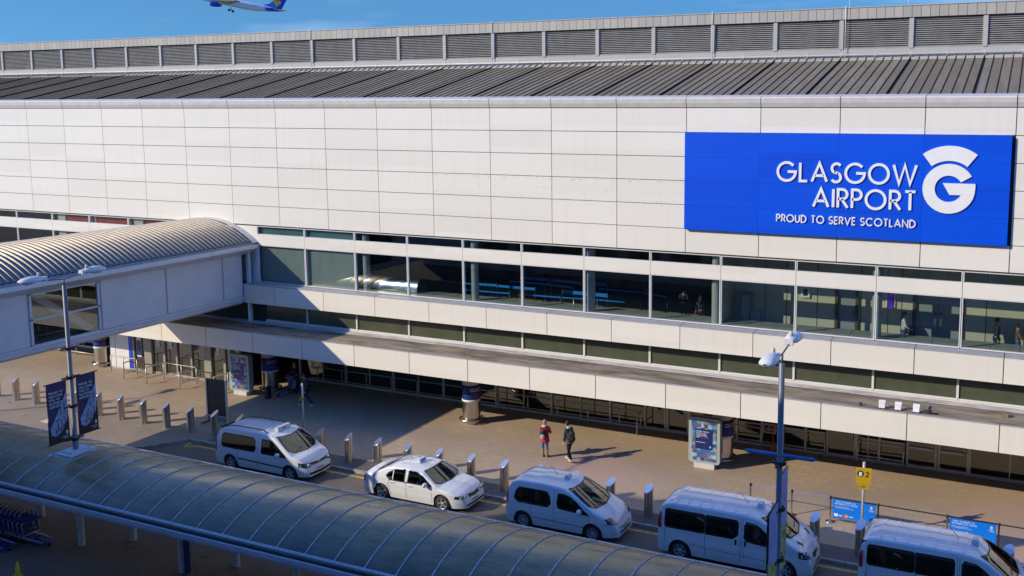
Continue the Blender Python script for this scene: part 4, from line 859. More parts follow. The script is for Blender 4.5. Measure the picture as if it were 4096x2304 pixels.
mb=MB(); mb.lathe([(.05,0),(.05,.1),(0,.11)],P(15.45,-.60,-3.54),10); tag(mb.build('roof_outlet',blk),'small black outlet on the canopy roof left of the floodlights','roof outlet')
# red oval sign and orange scoop by the glass
O=thing('oval_sign','dark red oval sign with white lettering on a pale board behind the glass rail','sign',P(14.02,.70,-4.44)); mb=MB(); mb.box(-.30,.30,0,.03,-.22,.22); mb.build('board',mat('board cream',(.5,.47,.42),.5),O)
mb=MB(); pts=[]; 
for cx,a0 in ((.14,-90),(-.14,90)):
    for i in range(9): a=R(a0+180*i/8); pts.append(V((cx+.10*math.cos(a),-.012,.15*math.sin(a)*.95)))
mb.prism(pts,(0,.01,0)); mb.build('oval',redp,O); mb=MB()
for i,t_ in enumerate(('DRY','RISER','INLET')): write(mb,t_,.05,V((0,-.016,.06-.075*i)),u,V((0,0,1)),V((0,-1,0)),t=.2,align='c')
mb.build('sign_text',wtxt,O)
mb=MB(); c=P(14.10,.60); mb.tube([c+V((0,0,.25)),c+V((0,0,.95))],.018,6); mb.lathe([(.0,.0),(.10,.0),(.12,.10),(.11,.22),(.03,.30)],c,12); mb.lathe([(.06,.93),(.06,1.02)],c,10); tag(mb.build('lobby_scoop',ora),'bright orange long handled dustpan against the handrail','dustpan')
# ================================================================== queue barriers inside the first floor hall
fz=(G0-3.13)*U; bluet=mat('bright blue belt',(.0,.26,.85),.4,amp=.05)
def qpost(x,y,lab,dark_=False):
    B=thing('queue_post',lab,'queue post',V((P(x,0).x,P(0,y).y,fz)),0,'queue posts in the departure hall'); mb=MB(); mb.lathe([(.17,0),(.17,.012),(.05,.03),(.028,.05),(.028,1.0),(0,1.0)],(0,0,0),12); mb.build('post',blkp if dark_ else steel,B); mb=MB(); mb.lathe([(.04,.90),(.04,1.0),(0,1.01)],(0,0,0),10); mb.build('belt_head',blkp,B)
qps=[(8.72,1.89),(9.04,1.13),(9.4,1.15),(9.36,1.61),(9.38,1.9),(10.09,1.15),(10.03,1.6),(9.96,1.95),(10.57,1.16),(10.6,1.5),(10.57,1.88),(11.35,1.15),(11.01,1.92),(9.32,.67),(9.90,.68),(10.76,.72),(11.35,.78),(11.74,1.54),(12.25,1.35)]
wn={8:'third window past the bridge',9:'fourth window past the bridge',10:'fifth window past the bridge',11:'sixth window past the bridge',12:'seventh window past the bridge'}
for i,(x,y) in enumerate(qps): qpost(x,y,'slim %s queue post behind the %s, %s row'%('black' if x>11.5 else 'steel',wn.get(int(x-.0+.3),'second clear window'),'front' if y<.9 else 'middle' if y<1.5 else 'back'),x>11.5)
def qbelt(a,b,z,h,lab,m): 
    mb=MB(); A_=V((P(a[0],0).x,P(0,a[1]).y,fz)); B_=V((P(b[0],0).x,P(0,b[1]).y,fz)); mb.prism([A_+V((0,0,z)),B_+V((0,0,z)),B_+V((0,0,z+h)),A_+V((0,0,z+h))],(0,.01,0)); tag(mb.build('queue_belt',m),lab,'queue belt','blue queue belts in the hall')
for (a,b,z,h) in (((9.04,1.13),(9.4,1.15),.86,.12),((9.4,1.15),(10.09,1.15),.84,.12),((10.57,1.16),(11.35,1.15),.80,.17),((9.04,.67),(9.32,.67),.86,.06),((9.32,.67),(9.90,.68),.86,.06),((10.09,.70),(10.76,.72),.86,.06),((10.76,.72),(11.35,.78),.86,.06),((9.36,1.61),(10.03,1.6),.84,.10),((10.03,1.6),(10.6,1.5),.84,.10),((9.38,1.9),(9.96,1.95),.84,.14),((9.96,1.95),(10.57,1.88),.84,.14),((10.57,1.88),(11.01,1.92),.84,.14),((11.01,1.57),(11.74,1.54),.88,.06),((11.74,1.54),(12.25,1.35),.88,.06),((11.35,.78),(11.78,.80),.86,.06),((8.35,1.2),(9.04,1.13),.86,.06)):
    qbelt(a,b,z,h,'%s blue belt, %s row, behind the %s'%('broad' if h>.1 else 'thin','front' if a[1]<.9 else 'middle' if a[1]<1.4 else 'back',wn.get(int((a[0]+b[0])/2+.3),'second clear window')),bluet)
# ================================================================== luggage trolleys (lower left)
tb=mat('trolley blue steel',(.05,.11,.42),.35,.3,amp=.1); tl=mat('trolley bright bar',(.55,.6,.7),.35,.4); tp=mat('trolley sign navy',(.012,.02,.11),.4,amp=.1)
def trolley():
    t=thing('luggage_trolley','','luggage trolley',(0,0,0),0,'nested blue luggage trolleys')
    mb=MB(); 
    for s in (-1,1): mb.tube([(.55,s*.26,.16),(.1,s*.28,.18),(-.45,s*.30,.20),(-.50,s*.30,.95)],.018,6)
    mb.tube([(.55,-.26,.16),(.62,0,.16),(.55,.26,.16)],.018,6); mb.build('frame',tb,t)
    mb=MB(); 
    for k in range(4): mb.box(.38-.22*k,.44-.22*k,-.25,.25,.17,.19)
    mb.build('deck',tb,t)
    mb=MB(); pts=[(-.50,-.30,.95)]+[(-.50-.10*math.sin(PI*i/8),-.30*math.cos(PI*i/8),.95+.12*math.sin(PI*i/8)) for i in range(1,8)]+[(-.50,.30,.95)]; mb.tube(pts,.022,6); mb.build('handle',steeld,t)
    mb=MB(); mb.prism([(-.36,-.29,.30),(-.36,.29,.30),(-.42,.29,.72),(-.42,-.29,.72)],(-.02,0,0)); p=mb.build('sign_plate',tp,t)
    mb=MB(); ob=V((-.402,.08,.56)); emblem(mb,lambda a,b,d:ob+V((.006-b*.014*.09,a*.10,b*.10)),0); N3=V((1,0,.14)).normalized(); write(mb,'GLASGOW',.035,V((-.37,.24,.47)),V((0,1,0)),V((-.14,0,1)).normalized(),N3,t=.17,align='r'); write(mb,'AIRPORT',.035,V((-.363,.24,.42)),V((0,1,0)),V((-.14,0,1)).normalized(),N3,t=.17,align='r'); mb.build('plate_text',mat('pale blue print',(.35,.45,.7),.5),p)
    mb=MB()
    for z in (.30,.72): mb.tube([(-.36-.14*(z-.3),-.30,z),(-.36-.14*(z-.3),.30,z)],.014,6)
    for s in (-1,1): mb.tube([(-.36,s*.30,.30),(-.42,s*.30,.72)],.012,6); mb.tube([(-.3,s*.27,.2),(.5,s*.2,.19)],.012,6)
    mb.build('sign_border',tl,t)
    mb=MB(); mb.box(-.40,-.18,-.27,.27,.78,.80); mb.box(-.40,-.38,-.27,.27,.80,.90); mb.box(-.19,-.17,-.27,.27,.80,.88); mb.build('top_basket',tb,t)
    for x,y in ((-.42,-.28),(-.42,.28),(.5,0)):
        mb=MB(); mb.lathe([(0,-.02),(.075,-.02),(.075,.02),(0,.02)],(x,y,.075),12,0,'y'); mb.build('wheel',blk,t)
    return t
t0=trolley(); n_t=0
for row,(x,y,cnt) in enumerate(((7.40,-5.36,9),(7.12,-5.62,7))):
    for k in range(cnt):
        loc=P(x-.075*k,y,-4.755)+V((0,.0,0)); o=t0 if n_t==0 else dup(t0,loc=loc); o.location=loc
        nm=['front','second','third','fourth','fifth','sixth','seventh','eighth','ninth'][k]
        o['label']='blue luggage trolley, %s of the nested row %s'%(nm,'nearer the walkway' if row==0 else 'nearer the bottom left corner'); n_t+=1
mb=MB(); c=P(7.93,-5.94,-4.755); mb.box(c.x-.22,c.x+.02,c.y-.12,c.y+.12,0-.11,-.08); mb.lathe([(.09,-.08),(.03,.36),(0,.37)],V((c.x-.1,c.y,0)),16); tag(mb.build('yellow_cone',mat('yellow cone plastic',(.75,.50,.01),.4)),'yellow cone at the bottom left corner in the shade','cone')
# ================================================================== aircraft
def plane():
    A=thing('airliner','white airliner with blue tail and a yellow heart, climbing away with wheels down','aircraft')
    wp_=mat('aircraft white',(.66,.66,.72),.35,amp=.03); bl=mat('aircraft blue',(.0,.05,.50),.3,amp=.1,sc=.1); lb=mat('aircraft light blue',(.0,.22,.62),.3,amp=.1,sc=.1); dkw=mat('wing grey',(.10,.10,.12),.5); ye=mat('aircraft yellow',(.80,.50,.03),.4)
    r=2.5; st=[(-34,.2),(-32,1.1),(-29,1.9),(-25,2.4),(-21,r),(10,r),(16,2.35),(22,1.6),(28,.75),(31,.25)]; n=28; mb=MB(); vs=[]
    for x,rr in st:
        dz=0 if x<10 else (x-10)*.065
        for j in range(n): a=2*PI*j/n; vs.append((x,rr*math.cos(a),rr*math.sin(a)+dz))
    mb.faces(vs,[(i*n+j,i*n+(j+1)%n,(i+1)*n+(j+1)%n,(i+1)*n+j) for i in range(len(st)-1) for j in range(n)],0,True)
    for p in range(0): pass
    f=mb.build('fuselage',wp_,A)
    mb=MB()
    for i in range(52):
        x=-26+i*.8
        if x<16: mb.box(x,x+.35,-2.50,-2.44,.45,.85)
    mb.build('cabin_windows',mat('window dark',(.06,.07,.1),.3),f)
    mb=MB(); mb.prism([(17.5,-.18,2.0),(22.5,-.18,4.3),(27.8,-.18,11.0),(32.5,-.18,11.0),(29.6,-.18,1.6),(25,-.18,1.2)],(0,.36,0)); fn=mb.build('tail_fin',bl,A)
    mb=MB(); mb.face([(17.5,-.20,2.0),(22.4,-.20,4.2),(24.4,-.20,6.8),(27.5,-.20,4.6),(27,-.20,1.4),(24,-.20,1.2)]); mb.build('light_blue_panel',lb,fn)
    mb=MB(); pts=[]; 
    for i in range(25):
        t=2*PI*i/24; hx=16*math.sin(t)**3/16; hz=(13*math.cos(t)-5*math.cos(2*t)-2*math.cos(3*t)-math.cos(4*t))/16; pts.append((26.6+hx*2.3,-.24,5.6+hz*2.3))
    mb.face(pts[:-1]); mb.build('yellow_heart',ye,fn)
    mb=MB(); vs=[(18,-1.9,1.0),(24,-1.55,2.0),(29,-.8,1.9),(28,-.9,.6),(22,-1.75,-.5)]; mb.face(vs); mb.build('tail_blue_patch',bl,A)
    for s in (-1,1):
        mb=MB(); mb.prism([(25,s*.6,1.2),(29.5,s*.6,1.1),(32.2,s*9,1.9),(30.2,s*9,1.9)],(0,0,.25)); mb.build('tailplane',dkw,A)
        mb=MB(); mb.prism([(-11,s*2,-1.4),(-1,s*2,-1.6),(6,s*27,1.2),(3,s*27,1.2)],(0,0,.5)); mb.build('wing',dkw,A)
        mb=MB(); c=V((-8,s*9,-3.2)); vs=[]
        mb.lathe([(1.25,-2.5),(1.55,-2.0),(1.6,0),(1.3,1.8),(.8,3.0),(.3,3.6)],(0,0,0),20); e=mb.build('engine',bl,A); e.rotation_euler=(0,R(90),0); e.location=c
        mb=MB(); mb.tube([(1.5,s*3.6,-1.6),(1.2,s*3.6,-4.8)],.28,8); mb.build('landing_gear_leg',wp_,A)
        for dx in (-1.0,1.2):
            mb=MB(); mb.lathe([(0,-.5),(.75,-.5),(.75,.5),(0,.5)],(1.2+dx,s*3.6,-4.9-dx*.15),16,0,'y'); mb.build('wheel',blk,A)
    return A
PL=plane()
def rayp(px,py,dist): 
    d=(fw+rt*((px-2440.41)/3806.24)-up*((py-908.125)/3806.24)).normalized(); return cam.matrix_world.translation+d*dist
c0=rayp(965,18,640); c1=rayp(1112,50,640)
d_=(c1-c0).normalized(); view=(c0-cam.matrix_world.translation).normalized(); yv=(view-d_*view.dot(d_)).normalized(); zv=d_.cross(yv)
if zv.z<0: zv=-zv; yv=-yv if False else yv
M=Matrix((d_,yv,d_.cross(yv))).transposed().to_4x4(); PL.matrix_world=Matrix.Translation(c1-d_*28)@M
# ================================================================== people
skinm=mat('skin',(.52,.30,.20),.55,amp=.06); hairb=mat('brown hair',(.07,.04,.02),.6,amp=.2); hairy=mat('blonde hair',(.42,.28,.11),.6,amp=.2); hairk=mat('black hair',(.015,.012,.01),.6)
def skinmesh(name,pts,edges,m,parent,root=0,sub=2,loc=None):
    me=D.meshes.new(name); me.from_pydata([p[:3] for p in pts],edges,[]); o=D.objects.new(name,me); COL.objects.link(o)
    md=o.modifiers.new('s','SKIN'); md.use_smooth_shade=True
    for i,p in enumerate(pts):
        sv=me.skin_vertices[0].data[i]; r=p[3]; sv.radius=(r[0],r[1]) if isinstance(r,tuple) else (r,r); sv.use_root=(i==root)
    ms=o.modifiers.new('u','SUBSURF'); ms.levels=sub; ms.render_levels=sub
    dg=bpy.context.evaluated_depsgraph_get(); nm=D.meshes.new_from_object(o.evaluated_get(dg)); D.objects.remove(o); D.meshes.remove(me)
    nm.materials.clear(); nm.materials.append(m); nm.polygons.foreach_set('use_smooth',[True]*len(nm.polygons)); q=D.objects.new(name,nm); COL.objects.link(q)
    if parent is not None: q.parent=parent
    return q
def ellip(mb,c,r,n=14,k=9,mi=0,lo=-90,hi=90,f=None):
    c=V(c); vs=[]
    for i in range(k+1):
        a=R(lo+(hi-lo)*i/k)
        for j in range(n): b=2*PI*j/n; p=V((r[0]*math.cos(a)*math.cos(b),r[1]*math.cos(a)*math.sin(b),r[2]*math.sin(a))); vs.append(c+(f(p) if f else p))
    mb.faces(vs,[(i*n+j,i*n+(j+1)%n,(i+1)*n+(j+1)%n,(i+1)*n+j) for i in range(k) for j in range(n)],mi,True)
def person(label,loc,rz,top,legs,shoe,hair,H=1.72,stride=0.0,lean=0.0,arms=((.05,-.02),(.05,-.02)),coat=.0,hairlen=0,bag=None,hood=None,extra=None,seat=False,hem=.90,group=None,slim=1.0):
    """local frame: faces +y; arms = (elbow fwd, hand fwd/height tuple)"""
    s=H/1.72; T_=thing('person',label,'person',loc,rz,group)
    ly=lean
    pel=(0,0,.93); ch=(0,ly*.55,1.22); nk=(0,ly*.9,1.47); hd=(0,ly*1.15+.015,1.60)
    def S(p,r): return (p[0]*s,p[1]*s,p[2]*s,(r[0]*s,r[1]*s) if isinstance(r,tuple) else r*s)
    pts=[];ed=[]
    def add(p,r,par=None): pts.append(S(p,r)); k=len(pts)-1; (ed.append((par,k)) if par is not None else None); return k
    J={}
    p0=add(pel,(.125,.10)); w=add((0,ly*.3,1.08),(.115,.09),p0); c=add(ch,(.14,.10),w); n0=add((0,ly*.8,1.40),(.10,.075),c); n1=add(nk,.055,n0); h0=add((hd[0],hd[1],hd[2]-.03),(.070,.085),n1); h1=add((hd[0],hd[1]-.005,hd[2]+.06),(.078,.088),h0)
    legs_j=[];arm_j=[]
    for sd in (-1,1):
        st=stride*sd; 
        if seat: hip=(sd*.09,.02,.90); kn=(sd*.12,.45,.92); an=(sd*.12,.50,.50); to=(sd*.12,.66,.45)
        else: hip=(sd*.09,0,.88); kn=(sd*.10,st*.32+.03*(st!=0),.49); an=(sd*.10,st*.62-.03*(st<0),.09+(.07 if st<0 else 0)); to=(sd*.115,an[1]+.15,.045+(.0 if st>=0 else .0))
        a=add(hip,.090,p0); b=add(kn,.058,a); d=add(an,.040,b); e=add(to,.032,d); legs_j.append((hip,kn,an,to))
    for i,sd in enumerate((-1,1)):
        ef,hand=arms[i]; sh=(sd*.175,ly*.8,1.40); el=(sd*.235,ly*.6+ef,1.13); 
        if isinstance(hand,tuple): wr=hand
        else: wr=(sd*.24,ly*.4+ef+hand+.06,.88)
        d_=(V(wr)-V(el)).normalized(); a=add(sh,.058,n0); b=add(el,.040,a); g=add(wr,.026,b); pm_=V(wr)+d_*.07; pmi=add(tuple(pm_),(.036,.018),g)
        sdv=V((-sd,0,0)).cross(d_); sdv=sdv.normalized() if sdv.length>.1 else V((0,1,0))
        for q,(o_,l_) in enumerate(((-.030,.058),(-.011,.072),(.010,.075),(.029,.062))):
            t1=pm_+sdv*o_+d_*l_*.6; t2=pm_+sdv*o_*.9+d_*l_+V((-sd*.018,0,0)); k1=add(tuple(t1),.0095,pmi); add(tuple(t2),.008,k1)
        th=V(wr)+d_*.03+sdv*-.035; k1=add(tuple(th+sdv*-.018+d_*.02),.011,pmi); add(tuple(th+sdv*-.022+d_*.055),.009,k1); arm_j.append((sh,el,wr))
    skinmesh('body',pts,ed,skinm,T_)
    hx,hy,hz=hd[0]*s,hd[1]*s,hd[2]*s
    mb=MB(); ellip(mb,(hx,hy+.094*s,hz-.0*s),(.014*s,.022*s,.022*s),8,5); mb.prism([(hx-.025*s,hy+.088*s,hz-.055*s),(hx+.025*s,hy+.088*s,hz-.055*s),(hx+.02*s,hy+.095*s,hz-.062*s),(hx-.02*s,hy+.095*s,hz-.062*s)],(0,0,.006),1)
    for sd in (-1,1): ellip(mb,(hx+sd*.032*s,hy+.082*s,hz+.025*s),(.012*s,.008*s,.007*s),8,4,2); ellip(mb,(hx+sd*.080*s,hy,hz+.0*s),(.012*s,.022*s,.032*s),8,5,0)
    mb.build('face',[skinm,mat('lips',(.35,.10,.09),.5),blk],T_)
    # hair
    mb=MB(); ellip(mb,(hx,hy-.016*s,hz+.045*s),(.092*s,.104*s,.112*s),16,8,0,-12,90)
    ellip(mb,(hx,hy-.045*s,hz-.005*s),(.086*s,.070*s,.09*s),14,8,0,-90,60)
    if hairlen: ellip(mb,(hx,hy-.075*s,hz-.10*s-hairlen*.3),(.085*s,.045*s,.14*s+hairlen*.5),12,8)
    mb.build('hair',hair,T_)
    # jacket: torso + sleeves
    g=.018 if hem>=.9 else .032; pts=[];ed=[]
    a=add((0,ly*.1,max(hem,.92)),(.135*slim+g,.105+g)); b=add((0,ly*.25,1.06),(.135*slim+g,.10+g),a); c=add(ch,(.150*slim+g,.11+g),b); d=add((0,ly*.8,1.385),(.115+g,.085+g),c); e=add((0,ly*.88,1.455),(.062,.062),d)
    if hem<.8: pass
    for sh,el,wr in arm_j: x=add(sh,.062+g*.6,d); y=add(el,.046+g*.6,x); z=add(tuple(V(el)+(V(wr)-V(el))*.93),.034+g*.5,y)
    skinmesh('jacket',pts,ed,top,T_,root=2)
    if hem<.9:
        mb=MB(); n=20; lv=[(1.10,.155,.120),(1.0,.168+coat*.5,.135+coat*.4),(.92,.180+coat*.6,.150+coat*.5),(hem+.02,.188+coat*.9,.165+coat*.7),(hem,.184+coat*.9,.160+coat*.7)]
        vs=[V((rx*math.cos(2*PI*j/n)*s,(ly*(z-.8)*.5+ry*math.sin(2*PI*j/n)*(1+.04*math.sin(j*2.7)))*s,z*s)) for z,rx,ry in lv for j in range(n)]
        mb.faces(vs,[(i*n+j,i*n+(j+1)%n,(i+1)*n+(j+1)%n,(i+1)*n+j) for i in range(len(lv)-1) for j in range(n)],0,True); mb.build('coat_skirt',top,T_); g=.03
    pts=[];ed=[]
    a=add((0,0,.93),(.135,.105)); 
    for hip,kn,an,to in legs_j: x=add(hip,.098,a); y=add(kn,.066,x); z=add(tuple(V(kn)+(V(an)-V(kn))*1.02),.050,y)
    skinmesh('trousers',pts,ed,legs,T_)
    for hip,kn,an,to in legs_j:
        mb=MB(); c_=(V(an)+V(to))/2*s; ellip(mb,(c_.x,c_.y-.0,max(.05,an[2]-.045)*s if not seat else c_.z-.02),(.048*s,.135*s,.052*s),12,8,0); mb.build('shoe',shoe,T_)
    if hood: mb=MB(); ellip(mb,(0,(ly*.9-.085)*s,1.47*s),(.13*s,.085*s,.075*s),14,8); mb.build('hood',hood,T_)
    return T_,s
grey_j=mat('olive grey parka',(.115,.105,.08),.8,amp=.25,sc=6); redj=mat('crimson coat',(.55,.006,.035),.7,amp=.15,sc=5); jean=mat('blue jeans',(.05,.14,.33),.8,amp=.25,sc=8); blkj=mat('black denim',(.02,.02,.025),.8,amp=.2); boot=mat('tan boots',(.33,.20,.08),.6,amp=.2); wshoe=mat('white trainers',(.62,.58,.55),.6); fur=mat('cream fur trim',(.55,.48,.38),.9,amp=.3,sc=20)
navyj=mat('dark navy jacket',(.015,.018,.035),.75,amp=.2); greyt=mat('faded grey top',(.11,.10,.105),.8,amp=.15); whitet=mat('white top',(.60,.62,.64),.7); brn=mat('brown cardigan',(.14,.11,.075),.8); blues=mat('blue shirt',(.04,.13,.45),.7)
bagk=mat('black rucksack',(.02,.022,.02),.7,amp=.3); bags=mat('grey rucksack panel',(.36,.36,.34),.6,amp=.3,sc=10)
def rucksack(T_,s,grey=False,ly=0):
    mb=MB(); f=lambda p:p
    ellip(mb,(0,(ly*.7-.235)*s,1.16*s),(.155*s,.105*s,.26*s),16,10); ellip(mb,(0,(ly*.5-.325)*s,1.05*s),(.115*s,.055*s,.13*s),14,8,1 if grey else 0); ellip(mb,(0,(ly*.6-.31)*s,1.26*s),(.10*s,.05*s,.09*s),14,8,0)
    for sd in (-1,1): mb.tube([(sd*.11*s,(ly-.15)*s,1.36*s),(sd*.12*s,ly*s,1.475*s),(sd*.115*s,(ly+.125)*s,1.36*s),(sd*.13*s,(ly*.5+.12)*s,1.16*s),(sd*.15*s,-.10*s,1.02*s)],.022*s,6)
    o=mb.build('rucksack',[bagk,bags],None); return o
# the two travellers on the sunlit paving
w_,s=person('woman in a long crimson coat and blue jeans seen from behind with a grey rucksack',P(11.318,-.877),R(8),redj,jean,boot,hairy,H=1.63,arms=((.10,(-.19,.26,1.12)),(.10,(.19,.26,1.12))),coat=.03,hem=.74,hood=fur)
def held(o,T_,label,cat,name):
    o.location=T_.location; o.rotation_euler=T_.rotation_euler; o.name=name; return tag(o,label,cat)
held(rucksack(w_,s,True),w_,'black and grey rucksack on the back of the woman in crimson','rucksack','rucksack')
mb=MB()
for sd in (-1,1): mb.lathe([(.062,.03),(.060,.12),(.052,.2),(.062,.40)],(sd*.10*s,0,0),12)
mb.build('boot_shaft',boot,w_)
m_,s=person('man in an olive grey parka walking with his head bent, black rucksack and pale trainers',P(11.693,-.884),R(62),grey_j,blkj,wshoe,hairk,H=1.72,stride=.38,lean=.12,arms=((-.02,-.0),(.05,.04)),coat=.02,hem=.82,hood=fur)
held(rucksack(m_,s,False,.10),m_,'black rucksack on the back of the man in the olive parka','rucksack','rucksack')
person('man in a grey top and navy trousers striding through the bridge shadow past the glass',P(6.81,-.45),R(100),greyt,mat('navy tracksuit trousers',(.02,.03,.11),.8),mat('pale blue trainers',(.35,.48,.62),.6),hairb,H=1.70,stride=.62,lean=.06,arms=((-.10,-.04),(.12,.05)))
person('dark figure standing in the shade by the column with a luggage trolley',P(6.12,.10),R(170),navyj,blkj,blk,hairk,H=1.72,lean=.08,arms=((.12,(-.2,.35,1.0)),(.12,(.2,.35,1.0))))
o=dup(t0,loc=P(6.05,-.08)); o['label']='dark luggage trolley beside the shaded figure at the entrance column'; o.rotation_euler=(0,0,R(-100)); 
if 'group' in o: del o['group']
mb=MB(); mb.prism([(-.10,-.14,0),(.10,-.14,0),(.10,.14,0),(-.10,.14,0)],(0,0,.62)); q=mb.build('suitcase',navyj); q.location=P(5.93,-.36); tag(q,'black suitcase standing beside the entrance column at the sun edge','suitcase')
# people inside the first floor
def pin(label,x,y,rz,*a,**k): return person(label,V((P(x,0).x,P(0,y).y,fz)),rz,*a,**k)
pin('man in dark clothes looking down at papers behind the window below the sign',12.62,1.05,R(190),navyj,blkj,blk,hairk,H=1.60,lean=.06,arms=((.12,(-.04,.28,1.10)),(.12,(.04,.28,1.10))))
pin('dark dressed traveller half hidden by the window post left of the partition',12.98,.75,R(150),navyj,blkj,blk,mat('auburn hair',(.25,.09,.03),.6),H=1.55,lean=.05,arms=((.15,(-.1,.25,1.30)),(.05,-.02)))
pin('dim tall figure standing behind the seventh window past the bridge',11.75,1.9,R(90),navyj,blkj,blk,hairk,H=1.8)
p_,s=pin('long haired woman in a white top holding a dark coat in the right corridor',15.78,.62,R(-90),whitet,jean,blk,mat('long brown hair',(.16,.09,.045),.6),H=1.62,arms=((.10,(-.15,.22,1.05)),(.10,(.15,.28,1.02))),hairlen=.28,slim=.85)
mb=MB(); ellip(mb,(0,.24*s,.92*s),(.20*s,.12*s,.22*s),14,9); q=mb.build('held_coat',navyj); held(q,p_,'dark coat carried over the arm of the woman in white','coat','folded_coat')
pin('man in a dark open jacket over a red shirt walking in the right corridor',16.89,.62,R(-80),navyj,mat('dark blue jeans',(.03,.05,.11),.8),wshoe,hairb,H=1.68,stride=.2,arms=((.02,-.02),(-.02,-.02)))
p_,s=pin('blonde woman in a brown cardigan at the right edge carrying a red bag',17.13,.60,R(-85),brn,mat('bright blue skirt',(.03,.16,.5),.7),blk,hairy,H=1.55,arms=((.10,(-.2,.30,1.0)),(.12,(.2,.36,1.0))),hairlen=.2,coat=.02)
mb=MB(); mb.prism([(-.05,.25,.62),(.05,.25,.62),(.07,.25,.90),(-.07,.25,.90)],(0,.36,0)); mb.tube([(0,.30,.90),(0,.36,1.02),(0,.46,1.02),(0,.54,.90)],.012,6); q=mb.build('bag',mat('red bag',(.75,.06,.02),.5)); held(q,p_,'bright red bag carried by the blonde woman at the right edge','bag','red_bag')
# ================================================================== vehicles
def paintmat(name,col):
    m,n,b=newmat(name); g=n.nodes.new('ShaderNodeNewGeometry'); c=mixc(n,noise(n,pos(n,(1,1,1),True),1.2,4,.6,.4,.8),col,tuple(x*.93 for x in col)); c=mixc(n,g.outputs['Backfacing'],c,(.03,.03,.032))
    n.links.new(c,b.inputs['Base Color']); b.inputs['Roughness'].default_value=.32; b.inputs['Coat Weight'].default_value=.9; b.inputs['Coat Roughness'].default_value=.04; MAT[name]=m; return m
pw1=paintmat('white car paint',(.72,.73,.74)); rimm=mat('alloy wheel silver',(.55,.57,.60),.3,.8,amp=.08); tyre=mat('tyre rubber',(.018,.018,.018),.8,amp=.2); lampg=mat('headlight glass',(.10,.13,.17),.06,.5,amp=.6,sc=12,obj=True,coat=1); redl=mat('tail lamp red',(.45,.006,.008),.15,amp=.2,coat=1); trimk=mat('black trim',(.02,.02,.022),.45); seatm=mat('dark seats',(.035,.035,.04),.8); platew=mat('number plate white',(.72,.72,.66),.4,amp=.03); chrome=mat('chrome',(.7,.7,.72),.12,1,amp=.03)
def lerp_prof(pr,x):
    if x<=pr[0][0]: return pr[0][1]
    for (a,za),(b,zb_) in zip(pr[:-1],pr[1:]):
        if x<=b: 
            t=(x-a)/(b-a) if b>a else 0; return za+(zb_-za)*t
    return pr[-1][1]
def smooth(pr,x,w=.05): return sum(lerp_prof(pr,x+d*w)*k for d,k in ((-1,.25),(0,.5),(1,.25)))
def inpoly(p,poly):
    x,y=p; c=False; j=len(poly)-1
    for i in range(len(poly)):
        xi,yi=poly[i]; xj,yj=poly[j]
        if (yi>y)!=(yj>y) and x<(xj-xi)*(y-yi)/(yj-yi)+xi: c=not c
        j=i
    return c
